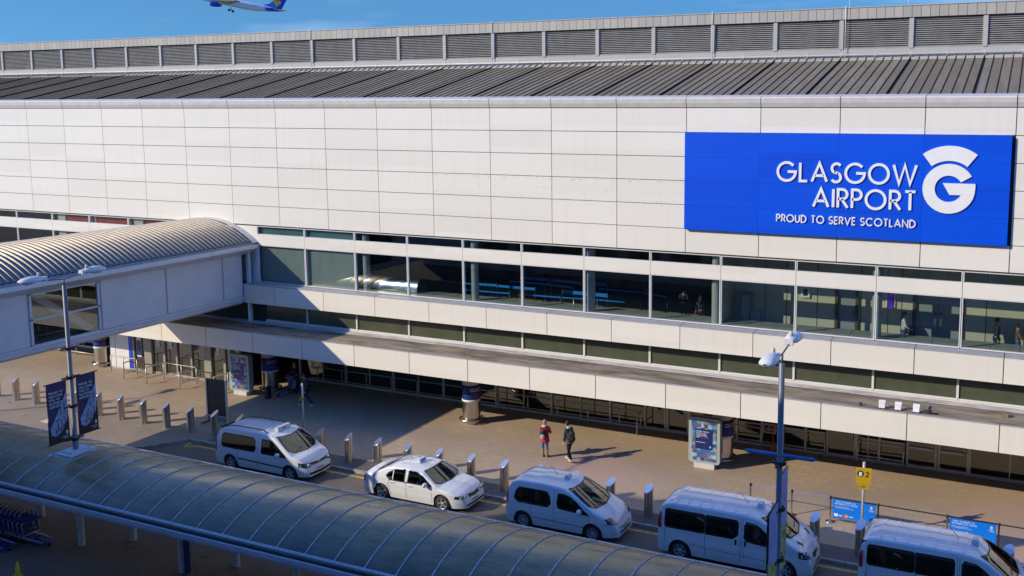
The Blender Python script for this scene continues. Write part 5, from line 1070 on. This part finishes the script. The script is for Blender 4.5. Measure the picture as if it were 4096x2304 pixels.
def vehicle(label,X,cfg,group='white taxis waiting along the kerb'):
    L,Wd,H,wx,wr,top,belt=cfg['L'],cfg['W'],cfg['H'],cfg['wheels'],cfg['wr'],cfg['top'],cfg['belt']
    zr_=-.11; yc=-2.895*U+Wd/2
    T_=thing('taxi',label,cfg.get('cat','taxi'),V((P(X,0).x,yc,zr_)),0,group)
    sill=cfg.get('sill',.22); tumble=cfg.get('tumble',.14); ar=wr+.055; W2=Wd/2
    def plan(x):
        w=1.0; fr=cfg.get('fr',.9); rr=cfg.get('rr',.35)
        if x>L-fr: w-= cfg.get('fa',.30)*((x-(L-fr))/fr)**cfg.get('fp',3.0)
        if x<rr: w-= cfg.get('ra',.10)*((rr-x)/rr)**2.5
        return W2*w
    def side(x,z):
        w=plan(x)
        if z>belt: u=(z-belt)/(H-belt); w-= tumble*max(0,u)**1.25*(w/W2)
        if z<.5: w-= .05*((.5-z)/.3)**1.5
        w+= .012*math.exp(-((z-.72)/.10)**2)
        return w
    crown=cfg.get('crown',.05)
    def topz(x): return smooth(top,x,.03)
    def surf_top(x,y): 
        zt=topz(x); s=side(x,max(zt-.08,sill+.05)); return zt-crown*min(1,abs(y)/s)**2.2
    xs=[];x=0
    while x<L-1e-6:
        xs.append(x); dz=abs(topz(min(L,x+.04))-topz(x)); st=.04 if dz<.05 else max(.006,.04*.05/dz); x+=st
    xs.append(L)
    def zbot(x):
        z=sill
        for w in wx:
            if abs(x-w)<ar: z=max(z,wr+math.sqrt(ar*ar-(x-w)**2))
        if x>L-.35: z=max(z,sill+.0*(x-L+.35))
        return z
    NS,NC,NT=26,6,16; rows_=[]
    for x in xs:
        zt=topz(x); zb_=min(zbot(x),zt-.05); rc=min(cfg.get('rc',.09),max(.02,(zt-zb_)*.4)); zs=zt-crown-rc; zs=max(zs,zb_+.01); ss=side(x,zs); ring=[]
        for i in range(NS): z=zb_+(zs-zb_)*i/(NS-1); ring.append((side(x,z),z))
        for i in range(1,NC+1): a=PI/2*i/NC; ring.append((ss-rc*(1-math.cos(a)),zs+rc*math.sin(a)))
        ye=ss-rc
        for i in range(1,NT+1): y=ye*(1-i/NT); ring.append((y,zs+rc+(zt-zs-rc)*(1-(y/ye)**2.2 if ye>0 else 1)))
        rows_.append(ring)
    m_=len(rows_[0]); parts={}
    def put(key,quad,sm=True): parts.setdefault(key,MB()).face(quad,0,sm)
    regs=cfg['regions']
    vs_side={}
    for s in (-1,1):
        for i in range(len(xs)-1):
            for j in range(m_-1):
                q=[(xs[i],s*rows_[i][j][0],rows_[i][j][1]),(xs[i+1],s*rows_[i+1][j][0],rows_[i+1][j][1]),(xs[i+1],s*rows_[i+1][j+1][0],rows_[i+1][j+1][1]),(xs[i],s*rows_[i][j+1][0],rows_[i][j+1][1])]
                if s>0: q=q[::-1]
                cx=sum(p[0] for p in q)/4; cy=sum(p[1] for p in q)/4; cz=sum(p[2] for p in q)/4; key='body'
                for nm,kind,poly in regs:
                    if kind=='side' and j<NS+2 and inpoly((cx,cz),poly): key=nm+('' if s<0 else ' far'); break
                    if kind=='top' and j>=NS-1 and inpoly((cx,abs(cy)),poly): key=nm; break
                    if kind=='rear' and cx<.16 and inpoly((abs(cy),cz),poly): key=nm+('' if s<0 else ' far'); break
                put(key,q)
        # nose and tail caps
    for (xi,ring) in ((0,rows_[0]),(L,rows_[-1])):
        pts=[(xi,-y,z) for y,z in ring]+[(xi,y,z) for y,z in ring[-2::-1]]; put('body',pts if xi==L else pts[::-1],False)
    def frontx(y,z):
        lo,hi=L*.6,L
        for _ in range(22):
            m=(lo+hi)/2
            if abs(y)<=side(m,z) and z<=surf_top(m,y): lo=m
            else: hi=m
        return lo
    for nm,kind,poly in regs:
        if kind!='front': continue
        for s in (-1,1):
            mb=MB(); nu,nv=12,6; g=[]
            for i in range(nu+1):
                for j in range(nv+1):
                    u,v=i/nu,j/nv; y=(poly[0][0]*(1-u)+poly[1][0]*u)*(1-v)+(poly[3][0]*(1-u)+poly[2][0]*u)*v; z=(poly[0][1]*(1-u)+poly[1][1]*u)*(1-v)+(poly[3][1]*(1-u)+poly[2][1]*u)*v
                    y=min(y,W2*.955); x=frontx(y,z); g.append(V((x+.006,s*(y+.004*(y>W2*.8)),z+.003)))
            mb.faces(g,[(i*(nv+1)+j,(i+1)*(nv+1)+j,(i+1)*(nv+1)+j+1,i*(nv+1)+j+1) for i in range(nu) for j in range(nv)],0,True)
            o=mb.build(nm,lampg if 'head' in nm else trimk,T_)
            if 'head' in nm:
                cy_=(poly[0][0]+poly[1][0]+poly[2][0]+poly[3][0])/4; cz_=(poly[0][1]+poly[1][1]+poly[2][1]+poly[3][1])/4
                for dy in (-.12,.10):
                    y=cy_+dy; x=frontx(y,cz_); q=MB(); q.lathe([(.0,.0),(.045,.008),(.062,.0)],(0,0,0),16); e=q.build('bulb',chrome,o); e.location=(x+.010,s*y,cz_); e.rotation_euler=(0,R(60),0)
                y0=poly[0][0]; 
            if nm=='grille':
                q=MB()
                for v in (0.0,1.0):
                    pts=[]
                    for i in range(7):
                        u=i/6; y=(poly[0][0]*(1-u)+poly[1][0]*u)*(1-v)+(poly[3][0]*(1-u)+poly[2][0]*u)*v; z=(poly[0][1]*(1-u)+poly[1][1]*u)*(1-v)+(poly[3][1]*(1-u)+poly[2][1]*u)*v; pts.append(V((frontx(y,z)+.01,s*y,z+.004)))
                    q.tube(pts,.008,5)
                q.build('grille_trim',chrome,o)
    # arch liners + floor
    mats={'body':cfg.get('paint',pw1)}
    def mfor(k):
        k=k.replace(' far','')
        if k=='body': return mats['body']
        if 'windscreen' in k: return glassw
        if 'window' in k: return glassc
        if 'headlight' in k: return lampg
        if 'tail_lamp' in k: return redl
        return trimk
    for k,mb in parts.items():
        nm=k.replace(' far','').rstrip('0123456789'); o=mb.build(nm,mfor(k),T_)
    mb=MB(); mb.box(.25,L-.3,-W2+.12,W2-.12,sill+.02,sill+.06)
    for w in wx: 
        for s in (-1,1):
            pts=[V((w+(ar+.03)*math.cos(R(a)),s*(W2-.33),wr+(ar+.03)*math.sin(R(a)))) for a in range(-20,201,20)]; mb.prism(pts,(0,s*.20,0),0)
    mb.build('underbody',trimk,T_)
    for w in wx:
        for s in (-1,1):
            Wh=MB(); yo=s*(W2-.035); Wh.lathe([(wr*.62,0),(wr*.66,-.01*1),(wr*.93,-.012),(wr,-.04),(wr,-.17),(wr*.6,-.20),(0,-.20)],(0,0,0),32,0,'y'); 
            wo=Wh.build('wheel',tyre,T_); wo.location=(w,yo,wr); wo.rotation_euler=(0,0,0 if s>0 else PI)
            rb=MB(); rd=wr*.64; rb.lathe([(rd,-.002),(rd*.93,.002),(rd*.90,-.03)],(0,0,0),32,0,'y'); ns=cfg.get('spokes',5)
            for k in range(ns):
                a=2*PI*k/ns; c,sn=math.cos(a),math.sin(a); wd=rd*(.20 if ns<7 else .09)
                def tr(u,v,y): return V((u*c-v*sn,y,u*sn+v*c))
                rb.prism([tr(rd*.12,-wd*.8,-.012),tr(rd*.92,-wd,.0),tr(rd*.92,wd,.0),tr(rd*.12,wd*.8,-.012)],(0,-.02,0))
            rb.lathe([(0,-.004),(rd*.2,-.006),(rd*.22,-.03)],(0,0,0),16,0,'y'); rb.build('rim',rimm,wo)
            hb=MB(); hb.lathe([(0,-.045),(rd*.92,-.045)],(0,0,0),24,0,'y'); hb.build('brake_disc',trimk,wo)
    # seams, handles and mouldings laid on the side
    def sidept(x,z,s,o): return V((x,s*(side(x,z)+o),z))
    for s in (-1,1):
        mb=MB()
        for ln in cfg['seams']:
            for (xa,za),(xb,zb_) in zip(ln[:-1],ln[1:]):
                n=max(1,int(math.hypot(xb-xa,zb_-za)/.12)); dx,dz=xb-xa,zb_-za; l=math.hypot(dx,dz); nx_,nz_=-dz/l*.006,dx/l*.006
                for i in range(n):
                    a=(xa+dx*i/n,za+dz*i/n);b=(xa+dx*(i+1)/n,za+dz*(i+1)/n)
                    q=[sidept(a[0]-nx_,a[1]-nz_,s,.003),sidept(b[0]-nx_,b[1]-nz_,s,.003),sidept(b[0]+nx_,b[1]+nz_,s,.003),sidept(a[0]+nx_,a[1]+nz_,s,.003)]; mb.face(q)
        mb.build('door_seam',seam,T_)
        for (xa,za,xb,zb_,h) in cfg.get('mould',[]):
            mb=MB(); n=10
            for i in range(n):
                a=xa+(xb-xa)*i/n;b=xa+(xb-xa)*(i+1)/n; z0=za+(zb_-za)*i/n; z1=za+(zb_-za)*(i+1)/n
                mb.prism([sidept(a,z0,s,.0),sidept(b,z1,s,.0),sidept(b,z1+h,s,.0),sidept(a,z0+h,s,.0)],(0,s*.012,0))
            mb.build('side_moulding',trimk,T_)
        for (x,z) in cfg['handles']:
            mb=MB(); 
            if cfg.get('vh'): mb.prism([sidept(x,z,s,.0),sidept(x+.055,z,s,.0),sidept(x+.055,z+.17,s,.0),sidept(x,z+.17,s,.0)],(0,s*.03,0)); mb.build('door_handle',trimk,T_)
            else: mb.prism([sidept(x,z,s,.0),sidept(x+.17,z+.01,s,.0),sidept(x+.17,z+.035,s,.0),sidept(x,z+.03,s,.0)],(0,s*.03,0)); mb.build('door_handle',cfg.get('hm',mats['body']),T_)
        mxx,mz=cfg['mirror']; c=sidept(mxx,mz,s,.12); mb=MB(); ellip(mb,c,(.085,.13,cfg.get('mh',.095)),12,8,0); mb.tube([sidept(mxx+.05,mz-.06,s,-.02),c],.03,6); mb.build('wing_mirror',mats['body'] if not cfg.get('mk') else trimk,T_)
    for p in cfg['pillars']:   # black rubber edges round the glass
        kind,pts=p; mb=MB()
        for s in (-1,1):
            if kind=='side' and s>0: mb.build('window_seal',trimk,T_); mb=MB()
            for a,b in zip(pts,pts[1:]+pts[:1]):
                n=max(1,int(math.hypot(b[0]-a[0],b[1]-a[1])/.10)); dx,dz=b[0]-a[0],b[1]-a[1]; l=math.hypot(dx,dz)+1e-9; nx_,nz_=-dz/l*.018,dx/l*.018
                for i in range(n):
                    u=(a[0]+dx*i/n,a[1]+dz*i/n);v=(a[0]+dx*(i+1)/n,a[1]+dz*(i+1)/n)
                    if kind=='side': q=[sidept(u[0]-nx_,u[1]-nz_,s,.004),sidept(v[0]-nx_,v[1]-nz_,s,.004),sidept(v[0]+nx_,v[1]+nz_,s,.004),sidept(u[0]+nx_,u[1]+nz_,s,.004)]
                    else:
                        if abs(u[1])<.02 and abs(v[1])<.02: continue
                        q=[V((g[0],s*g[1],surf_top(g[0],g[1])+.006)) for g in ((u[0]-nx_,u[1]-nz_),(v[0]-nx_,v[1]-nz_),(v[0]+nx_,v[1]+nz_),(u[0]+nx_,u[1]+nz_))]
                    mb.face(q)
        mb.build('window_seal',trimk,T_)
    # cabin
    mb=MB(); x0,x1=cfg['cabin']; mb.box(x0,x1,-W2+.14,W2-.14,sill+.07,sill+.12)
    mb.box(x1-.12,x1+.12,-W2+.18,W2-.18,sill+.1,belt-.04)
    for (sx,sy) in cfg['seats']: mb.box(sx-.1,sx+.42,sy-.23,sy+.23,.42,.62); mb.prism([(sx-.12,sy-.23,.6),(sx+.02,sy-.23,.6),(sx-.10,sy-.23,1.14),(sx-.22,sy-.23,1.14)],(0,.46,0)); mb.box(sx-.22,sx-.12,sy-.12,sy+.12,1.16,1.32)
    mb.build('seats',seatm,T_)
    # plates, badge, roof sign
    fx=lambda z,y=0: frontx(y,z)
    mb=MB(); z=cfg.get('plz',.42); xf=fx(z+.04)+.01; mb.box(xf,xf+.015,-.26,.26,z-.055,z+.055); pl=mb.build('number_plate',platew,T_)
    mb=MB(); 
    for k in range(6): mb.box(xf+.0155,xf+.017,-.20+.07*k,-.155+.07*k,z-.03,z+.03)
    mb.build('plate_marks',blkp,pl)
    mb=MB(); zb_=cfg.get('bz',.66); xf=fx(zb_)+.004; ribbon(mb,arc(0,0,.055,0,360),.02,lambda a,b,d:V((xf+.012-b*.3,a,zb_+b)),0); mb.build('badge',chrome,T_)
    sxp,ssx=cfg['sign']; zt=surf_top(sxp,0); mb=MB(); w,h,dp_=ssx; mb.prism([(sxp-dp_/2,-w/2,zt),(sxp+dp_/2,-w/2,zt),(sxp+dp_*.28,-w/2+.02,zt+h),(sxp-dp_*.28,-w/2+.02,zt+h)],(0,w,0)); rs=mb.build('roof_sign',mat('roof sign shell',(.62,.66,.72) if cfg.get('txt',1) else (.30,.36,.46),.3,amp=.05),T_)
    if cfg.get('txt',1):
        mb=MB(); N3=V((h,0,dp_*.22)).normalized(); uz=V((-dp_*.22,0,h)).normalized(); write(mb,'TAXI',h*.62,V((sxp+dp_/2+.003-dp_*.22*.2,0,zt+h*.18)),V((0,1,0)),uz,N3,t=.24,gap=.12,align='c')
        mb.build('sign_text',blkp,rs)
    mb=MB(); mb.tube([(sxp-.45,.1,surf_top(sxp-.45,.1)),(sxp-.75,.1,surf_top(sxp-.45,.1)+.32)],.008,5); mb.build('aerial',trimk,T_)
    # wipers
    mb=MB(); bx_=cfg['wsbase']
    for y0,y1 in ((-.45,-.05),(.15,.55)): mb.tube([(bx_-.03,y0,surf_top(bx_-.03,y0)+.02),(bx_-.12,y1,surf_top(bx_-.12,y1)+.02)],.009,5)
    mb.build('wiper',trimk,T_)
    for fn in cfg.get('extra',[]): fn(T_,side,surf_top,topz,sidept)
    return T_
poly_minx={}
def rrect(x0,x1,z0,z1,c=.08,skew=0): return [(x0+c,z0),(x1-c,z0),(x1,z0+c),(x1-skew,z1-c),(x1-c-skew,z1),(x0+c+skew,z1),(x0+skew,z1-c),(x0,z0+c)]
# --- maxi van with roof rails
def railfn(T_,side,st,tz,sp):
    for s in (-1,1):
        mb=MB(); pts=[(x,s*.60,st(x,.6)+(.06 if 0<i<12 else .0)) for i,x in enumerate([.45+.19*k for k in range(13)])]; mb.tube(pts,.022,6)
        mb.build('roof_rail',trimk,T_)
ws=[(3.42,0),(3.36,.40),(3.22,.66),(3.92,.80),(4.12,.60),(4.22,0)]
c1=dict(L=4.87,W=1.79,H=1.82,wheels=(.90,4.05),wr=.325,belt=.98,cabin=(.3,3.95),seats=[(1.1,-.4),(1.1,.4),(2.35,-.4),(2.35,.4),(3.0,-.42),(3.0,.42)],
 top=[(0,.55),(.03,.85),(.07,1.10),(.18,1.48),(.30,1.68),(.5,1.77),(1.2,1.82),(2.4,1.82),(3.0,1.77),(3.35,1.66),(4.18,1.10),(4.5,1.0),(4.70,.86),(4.80,.70),(4.85,.55),(4.87,.32)],
 regions=[('side_window1','side',rrect(.44,2.29,.98,1.54,.10,.03)),('side_window2','side',[(2.60,.97),(3.92,.97),(3.86,1.05),(3.38,1.38),(3.10,1.54),(2.62,1.54)]),('windscreen','top',ws),('grille','front',[(0,.62),(.46,.66),(.46,.76),(0,.72)]),('intake','front',[(0,.26),(.62,.30),(.60,.40),(0,.36)]),('headlight','front',[(.50,.60),(.95,.64),(.95,.84),(.48,.76)]),('tail_lamp','rear',[(.60,.75),(.95,.75),(.95,1.25),(.72,1.25)])],
 pillars=[('side',rrect(.44,2.29,.98,1.54,.10,.03)),('side',[(2.60,.97),(3.92,.97),(3.38,1.38),(3.10,1.54),(2.62,1.54)]),('top',[(3.42,.01),(3.36,.40),(3.22,.66),(3.92,.80),(4.12,.60),(4.22,.01)])],
 seams=[[(2.43,.30),(2.43,1.58)],[(3.92,.95),(3.98,.40)],[(1.30,.30),(1.30,.92)],[(.70,.98),(1.30,.95)]],handles=[(2.05,.86),(2.50,.86)],mould=[(1.35,.56,3.85,.50,.05)],mirror=(3.55,1.06),sign=(2.95,(.72,.16,.22)),wsbase=4.12,extra=[railfn],bz=.68,plz=.46)
poly_minx.update({'grille':4.55,'intake':4.60,'headlight':4.34})
vehicle('white taxi van with black roof rails, first in the line, in the bridge shadow',7.405,c1)
# --- saloon
ws=[(2.78,0),(2.74,.45),(2.68,.58),(3.30,.76),(3.42,.60),(3.52,0)]
sw=[(1.12,1.03),(1.22,1.16),(1.55,1.31),(2.05,1.355),(2.5,1.33),(2.82,1.22),(3.22,.92),(1.30,.90)]
rw=[(.50,0),(.56,.62),(1.02,.55),(1.12,0)]
def cutp(p,xa,xb): return [(min(max(x,xa),xb),z) for x,z in p]
c2=dict(L=4.58,W=1.79,H=1.45,wheels=(.90,3.64),wr=.325,belt=.90,cabin=(.9,3.2),seats=[(1.45,-.4),(1.45,.4),(2.35,-.4),(2.35,.4)],tumble=.20,crown=.05,sill=.20,
 top=[(0,.55),(.03,.78),(.07,.98),(.14,1.05),(.50,1.08),(1.10,1.36),(1.5,1.44),(2.1,1.455),(2.72,1.38),(3.50,.95),(4.0,.86),(4.28,.76),(4.44,.66),(4.53,.52),(4.57,.40),(4.58,.26)],
 regions=[('side_window1','side',[(1.12,1.03),(1.22,1.16),(1.42,1.27),(1.42,.90),(1.30,.90)]),('side_window2','side',[(1.46,.90),(1.46,1.29),(1.55,1.31),(1.98,1.355),(1.98,.90)]),('side_window3','side',[(2.12,.90),(2.12,1.355),(2.5,1.33),(2.82,1.22),(3.22,.92)]),('windscreen','top',ws),('rear_windscreen','top',rw),
  ('grille','front',[(0,.50),(.34,.53),(.36,.66),(0,.62)]),('intake','front',[(0,.24),(.60,.27),(.60,.34),(0,.32)]),('headlight','front',[(.47,.55),(.88,.57),(.88,.70),(.44,.65)]),('tail_lamp','rear',[(.55,.68),(.95,.66),(.95,.92),(.55,.88)])],
 pillars=[('side',sw),('side',[(1.98,.90),(2.12,.90),(2.12,1.35),(1.98,1.35)]),('top',[(2.78,.01),(2.74,.45),(2.68,.58),(3.30,.76),(3.42,.60),(3.52,.01)]),('top',[(.50,.01),(.56,.62),(1.02,.55),(1.12,.01)])],
 seams=[[(2.05,.28),(2.05,.9)],[(3.22,.90),(3.20,.30)],[(1.30,.90),(1.22,.70),(1.35,.35)]],handles=[(1.35,.80),(2.20,.78)],mirror=(2.98,.98),sign=(2.15,(.40,.13,.18)),wsbase=3.42,bz=.60,plz=.40,hm=chrome,spokes=5)
poly_minx.update({})
PMX=[{'grille':4.30,'intake':4.40,'headlight':4.02},{'grille':4.02,'intake':4.10,'headlight':3.74},{'grille':4.70,'intake':4.78,'headlight':4.52}]
poly_minx.update(PMX[0]); vehicle('white saloon taxi with alloy wheels, the only one standing in sunlight',9.845,c2)
# --- compact people carrier
ws=[(2.62,0),(2.56,.42),(2.46,.64),(3.28,.80),(3.50,.62),(3.62,0)]
c3=dict(L=4.36,W=1.79,H=1.81,wheels=(.74,3.47),wr=.32,belt=1.0,cabin=(.3,3.4),seats=[(.95,-.4),(.95,.4),(2.35,-.42),(2.35,.42)],
 top=[(0,.60),(.02,.95),(.05,1.20),(.15,1.55),(.28,1.72),(.5,1.79),(1.2,1.82),(1.9,1.80),(2.3,1.76),(2.60,1.66),(3.58,1.12),(3.9,1.0),(4.12,.88),(4.25,.74),(4.32,.58),(4.35,.42),(4.36,.28)],
 regions=[('side_window1','side',rrect(.40,1.86,1.0,1.52,.13,.06)),('side_window2','side',[(2.16,1.02),(3.34,.95),(3.28,1.02),(2.86,1.32),(2.62,1.46),(2.40,1.52),(2.14,1.52),(2.10,1.2)]),('windscreen','top',ws),('grille','front',[(0,.44),(.40,.50),(.40,.54),(0,.50)]),('intake','front',[(0,.28),(.48,.32),(.46,.38),(0,.36)]),('headlight','front',[(.52,.66),(.93,.74),(.93,.92),(.60,.90)]),('tail_lamp','rear',[(.65,.85),(.95,.85),(.95,1.35),(.72,1.35)])],
 pillars=[('side',rrect(.40,1.86,1.0,1.52,.13,.06)),('side',[(2.16,1.02),(3.34,.95),(2.86,1.32),(2.62,1.46),(2.40,1.52),(2.14,1.52),(2.10,1.2)]),('top',[(2.62,.01),(2.56,.42),(2.46,.64),(3.28,.80),(3.50,.62),(3.62,.01)])],
 seams=[[(1.98,.30),(1.98,1.62)],[(3.34,.95),(3.36,.35)],[(1.02,.35),(1.06,.98)]],handles=[(1.62,.90),(2.06,.88)],mould=[(1.1,.52,3.3,.50,.012)],mirror=(3.02,1.06),mh=.11,sign=(2.12,(.24,.15,.20)),txt=0,wsbase=3.48,spokes=14,bz=.72,plz=.42)
poly_minx.update(PMX[1]); vehicle('white compact people carrier taxi with small grey roof sign, third in the line',11.86,c3)
# --- minibus
def roofribs(T_,side,st,tz,sp):
    mb=MB()
    for k in range(7):
        x=.62+.40*k
        for s in (-1,1): mb.prism([(x,s*.30,st(x,.3)-.004),(x+.035,s*.30,st(x+.035,.3)-.004),(x+.035,s*.74,st(x+.035,.74)-.004),(x,s*.74,st(x,.74)-.004)],(0,0,.012))
        mb.prism([(x+.2,-.22,st(x+.2,.2)-.004),(x+.23,-.22,st(x+.23,.2)-.004),(x+.23,.22,st(x+.23,.2)-.004),(x+.2,.22,st(x+.2,.2)-.004)],(0,0,.012))
    mb.build('roof_ribs',pw1,T_)
def bonnetvent(T_,side,st,tz,sp):
    for s in (-1,1):
        mb=MB(); a=[(4.62,s*.52),(4.68,s*.60),(4.84,s*.50),(4.80,s*.42)]; mb.face([V((x,y,st(x,abs(y))+.008)) for x,y in a]); mb.build('bonnet_vent',trimk,T_)
ws=[(3.72,0),(3.66,.40),(3.50,.66),(4.20,.84),(4.44,.62),(4.56,0)]
c4=dict(L=5.18,W=1.90,H=1.97,wheels=(.81,4.33),wr=.335,belt=1.12,cabin=(.3,4.2),seats=[(.9,-.45),(.9,.45),(1.9,-.45),(1.9,.45),(3.15,-.48),(3.15,.48)],vh=1,rc=.10,tumble=.15,
 top=[(0,.55),(.02,1.1),(.05,1.55),(.10,1.80),(.25,1.90),(.5,1.95),(2.0,1.97),(3.0,1.96),(3.45,1.90),(3.70,1.80),(4.50,1.30),(4.75,1.16),(4.95,1.00),(5.08,.82),(5.14,.62),(5.17,.45),(5.18,.30)],
 regions=[('side_window1','side',rrect(.28,1.66,1.10,1.70,.05)),('side_window2','side',[(1.70,1.10),(2.60,1.10),(2.80,1.24),(2.80,1.62),(2.74,1.70),(1.70,1.70)]),('side_window3','side',[(3.00,1.20),(3.08,1.10),(4.20,1.00),(4.12,1.12),(3.66,1.50),(3.40,1.66),(3.06,1.70),(3.0,1.64)]),('windscreen','top',ws),('grille','front',[(0,.60),(.30,.66),(.26,.82),(0,.80)]),('intake','front',[(0,.32),(.50,.34),(.50,.42),(0,.40)]),('headlight','front',[(.55,.72),(.95,.82),(.95,1.05),(.62,.96)]),('tail_lamp','rear',[(.72,1.0),(.97,1.0),(.97,1.55),(.80,1.55)])],
 pillars=[('side',rrect(.28,1.66,1.10,1.70,.05)),('side',[(1.70,1.10),(2.60,1.10),(2.80,1.24),(2.80,1.62),(2.74,1.70),(1.70,1.70)]),('side',[(3.08,1.10),(4.20,1.00),(3.66,1.50),(3.40,1.66),(3.06,1.70),(3.0,1.2)]),('top',[(3.72,.01),(3.66,.40),(3.50,.66),(4.20,.84),(4.44,.62),(4.56,.01)])],
 seams=[[(1.68,.35),(1.68,1.08)],[(2.88,.35),(2.88,1.78)],[(2.94,1.78),(2.94,.9),(3.02,.5)],[(4.20,1.0),(4.12,.75)],[(1.2,.62),(4.0,.55)],[(.28,1.08),(.28,.6)]],handles=[(2.70,.92),(3.02,.92)],mirror=(3.98,1.16),mh=.16,mk=1,sign=(3.30,(.26,.16,.24)),txt=0,wsbase=4.42,spokes=6,bz=.86,plz=.50,extra=[roofribs,bonnetvent])
poly_minx.update(PMX[2]); v1=vehicle('white taxi minibus with ribbed roof, fourth in the line, left of the lamp',13.725,c4)
def darkrear(T_,side,st,tz,sp):
    mb=MB(); 
    for s in (-1,1): mb.face([sp(.03,.7,s,.006),sp(.24,.7,s,.006),sp(.24,1.80,s,.006),sp(.08,1.80,s,.006)])
    mb.build('dark_rear_panel',mat('dark blue rear panel',(.02,.03,.06),.3),T_)
c5=dict(c4); c5['extra']=[roofribs,bonnetvent,darkrear]; c5['regions']=[r if r[0]!='tail_lamp' else ('tail_lamp','rear',[(.86,.95),(.99,.95),(.99,1.5),(.86,1.5)]) for r in c4['regions']]
v2=vehicle('white taxi minibus with dark rear corner, last in the line at the bottom right',15.82,c5)
# tail lamps drawn on the rear corner of the second minibus are parts of its body
for T_,zz in ((v2,1.05),(v1,1.05)):
    mb=MB(); mb.lathe([(0,0),(.05,.02),(.055,.2),(.05,.42),(0,.46)],(.09,-.935,zz),10); mb.build('tail_lamp',redl,T_)
# drivers sit inside (right hand drive)
def driver(lbl,X,off,shirt,hair,zl=-.20):
    x=P(X,0).x+off; t,s=person(lbl,V((x,-2.895*U+.43,-.11+zl-.14)),R(-90),shirt,blkj,blk,hair,H=1.66,arms=((.18,(-.16,.42,1.20)),(.18,(.16,.42,1.20))),seat=True)
driver('taxi driver sitting at the wheel of the van with roof rails',7.405,3.02,navyj,hairb)
driver('taxi driver in a blue shirt at the wheel of the sunlit saloon',9.845,2.42,blues,hairb,-.36)
driver('taxi driver in dark clothes at the wheel of the compact people carrier',11.86,2.42,navyj,hairb)
driver('taxi driver in a blue shirt at the wheel of the first minibus',13.725,3.32,blues,hairb,-.02)
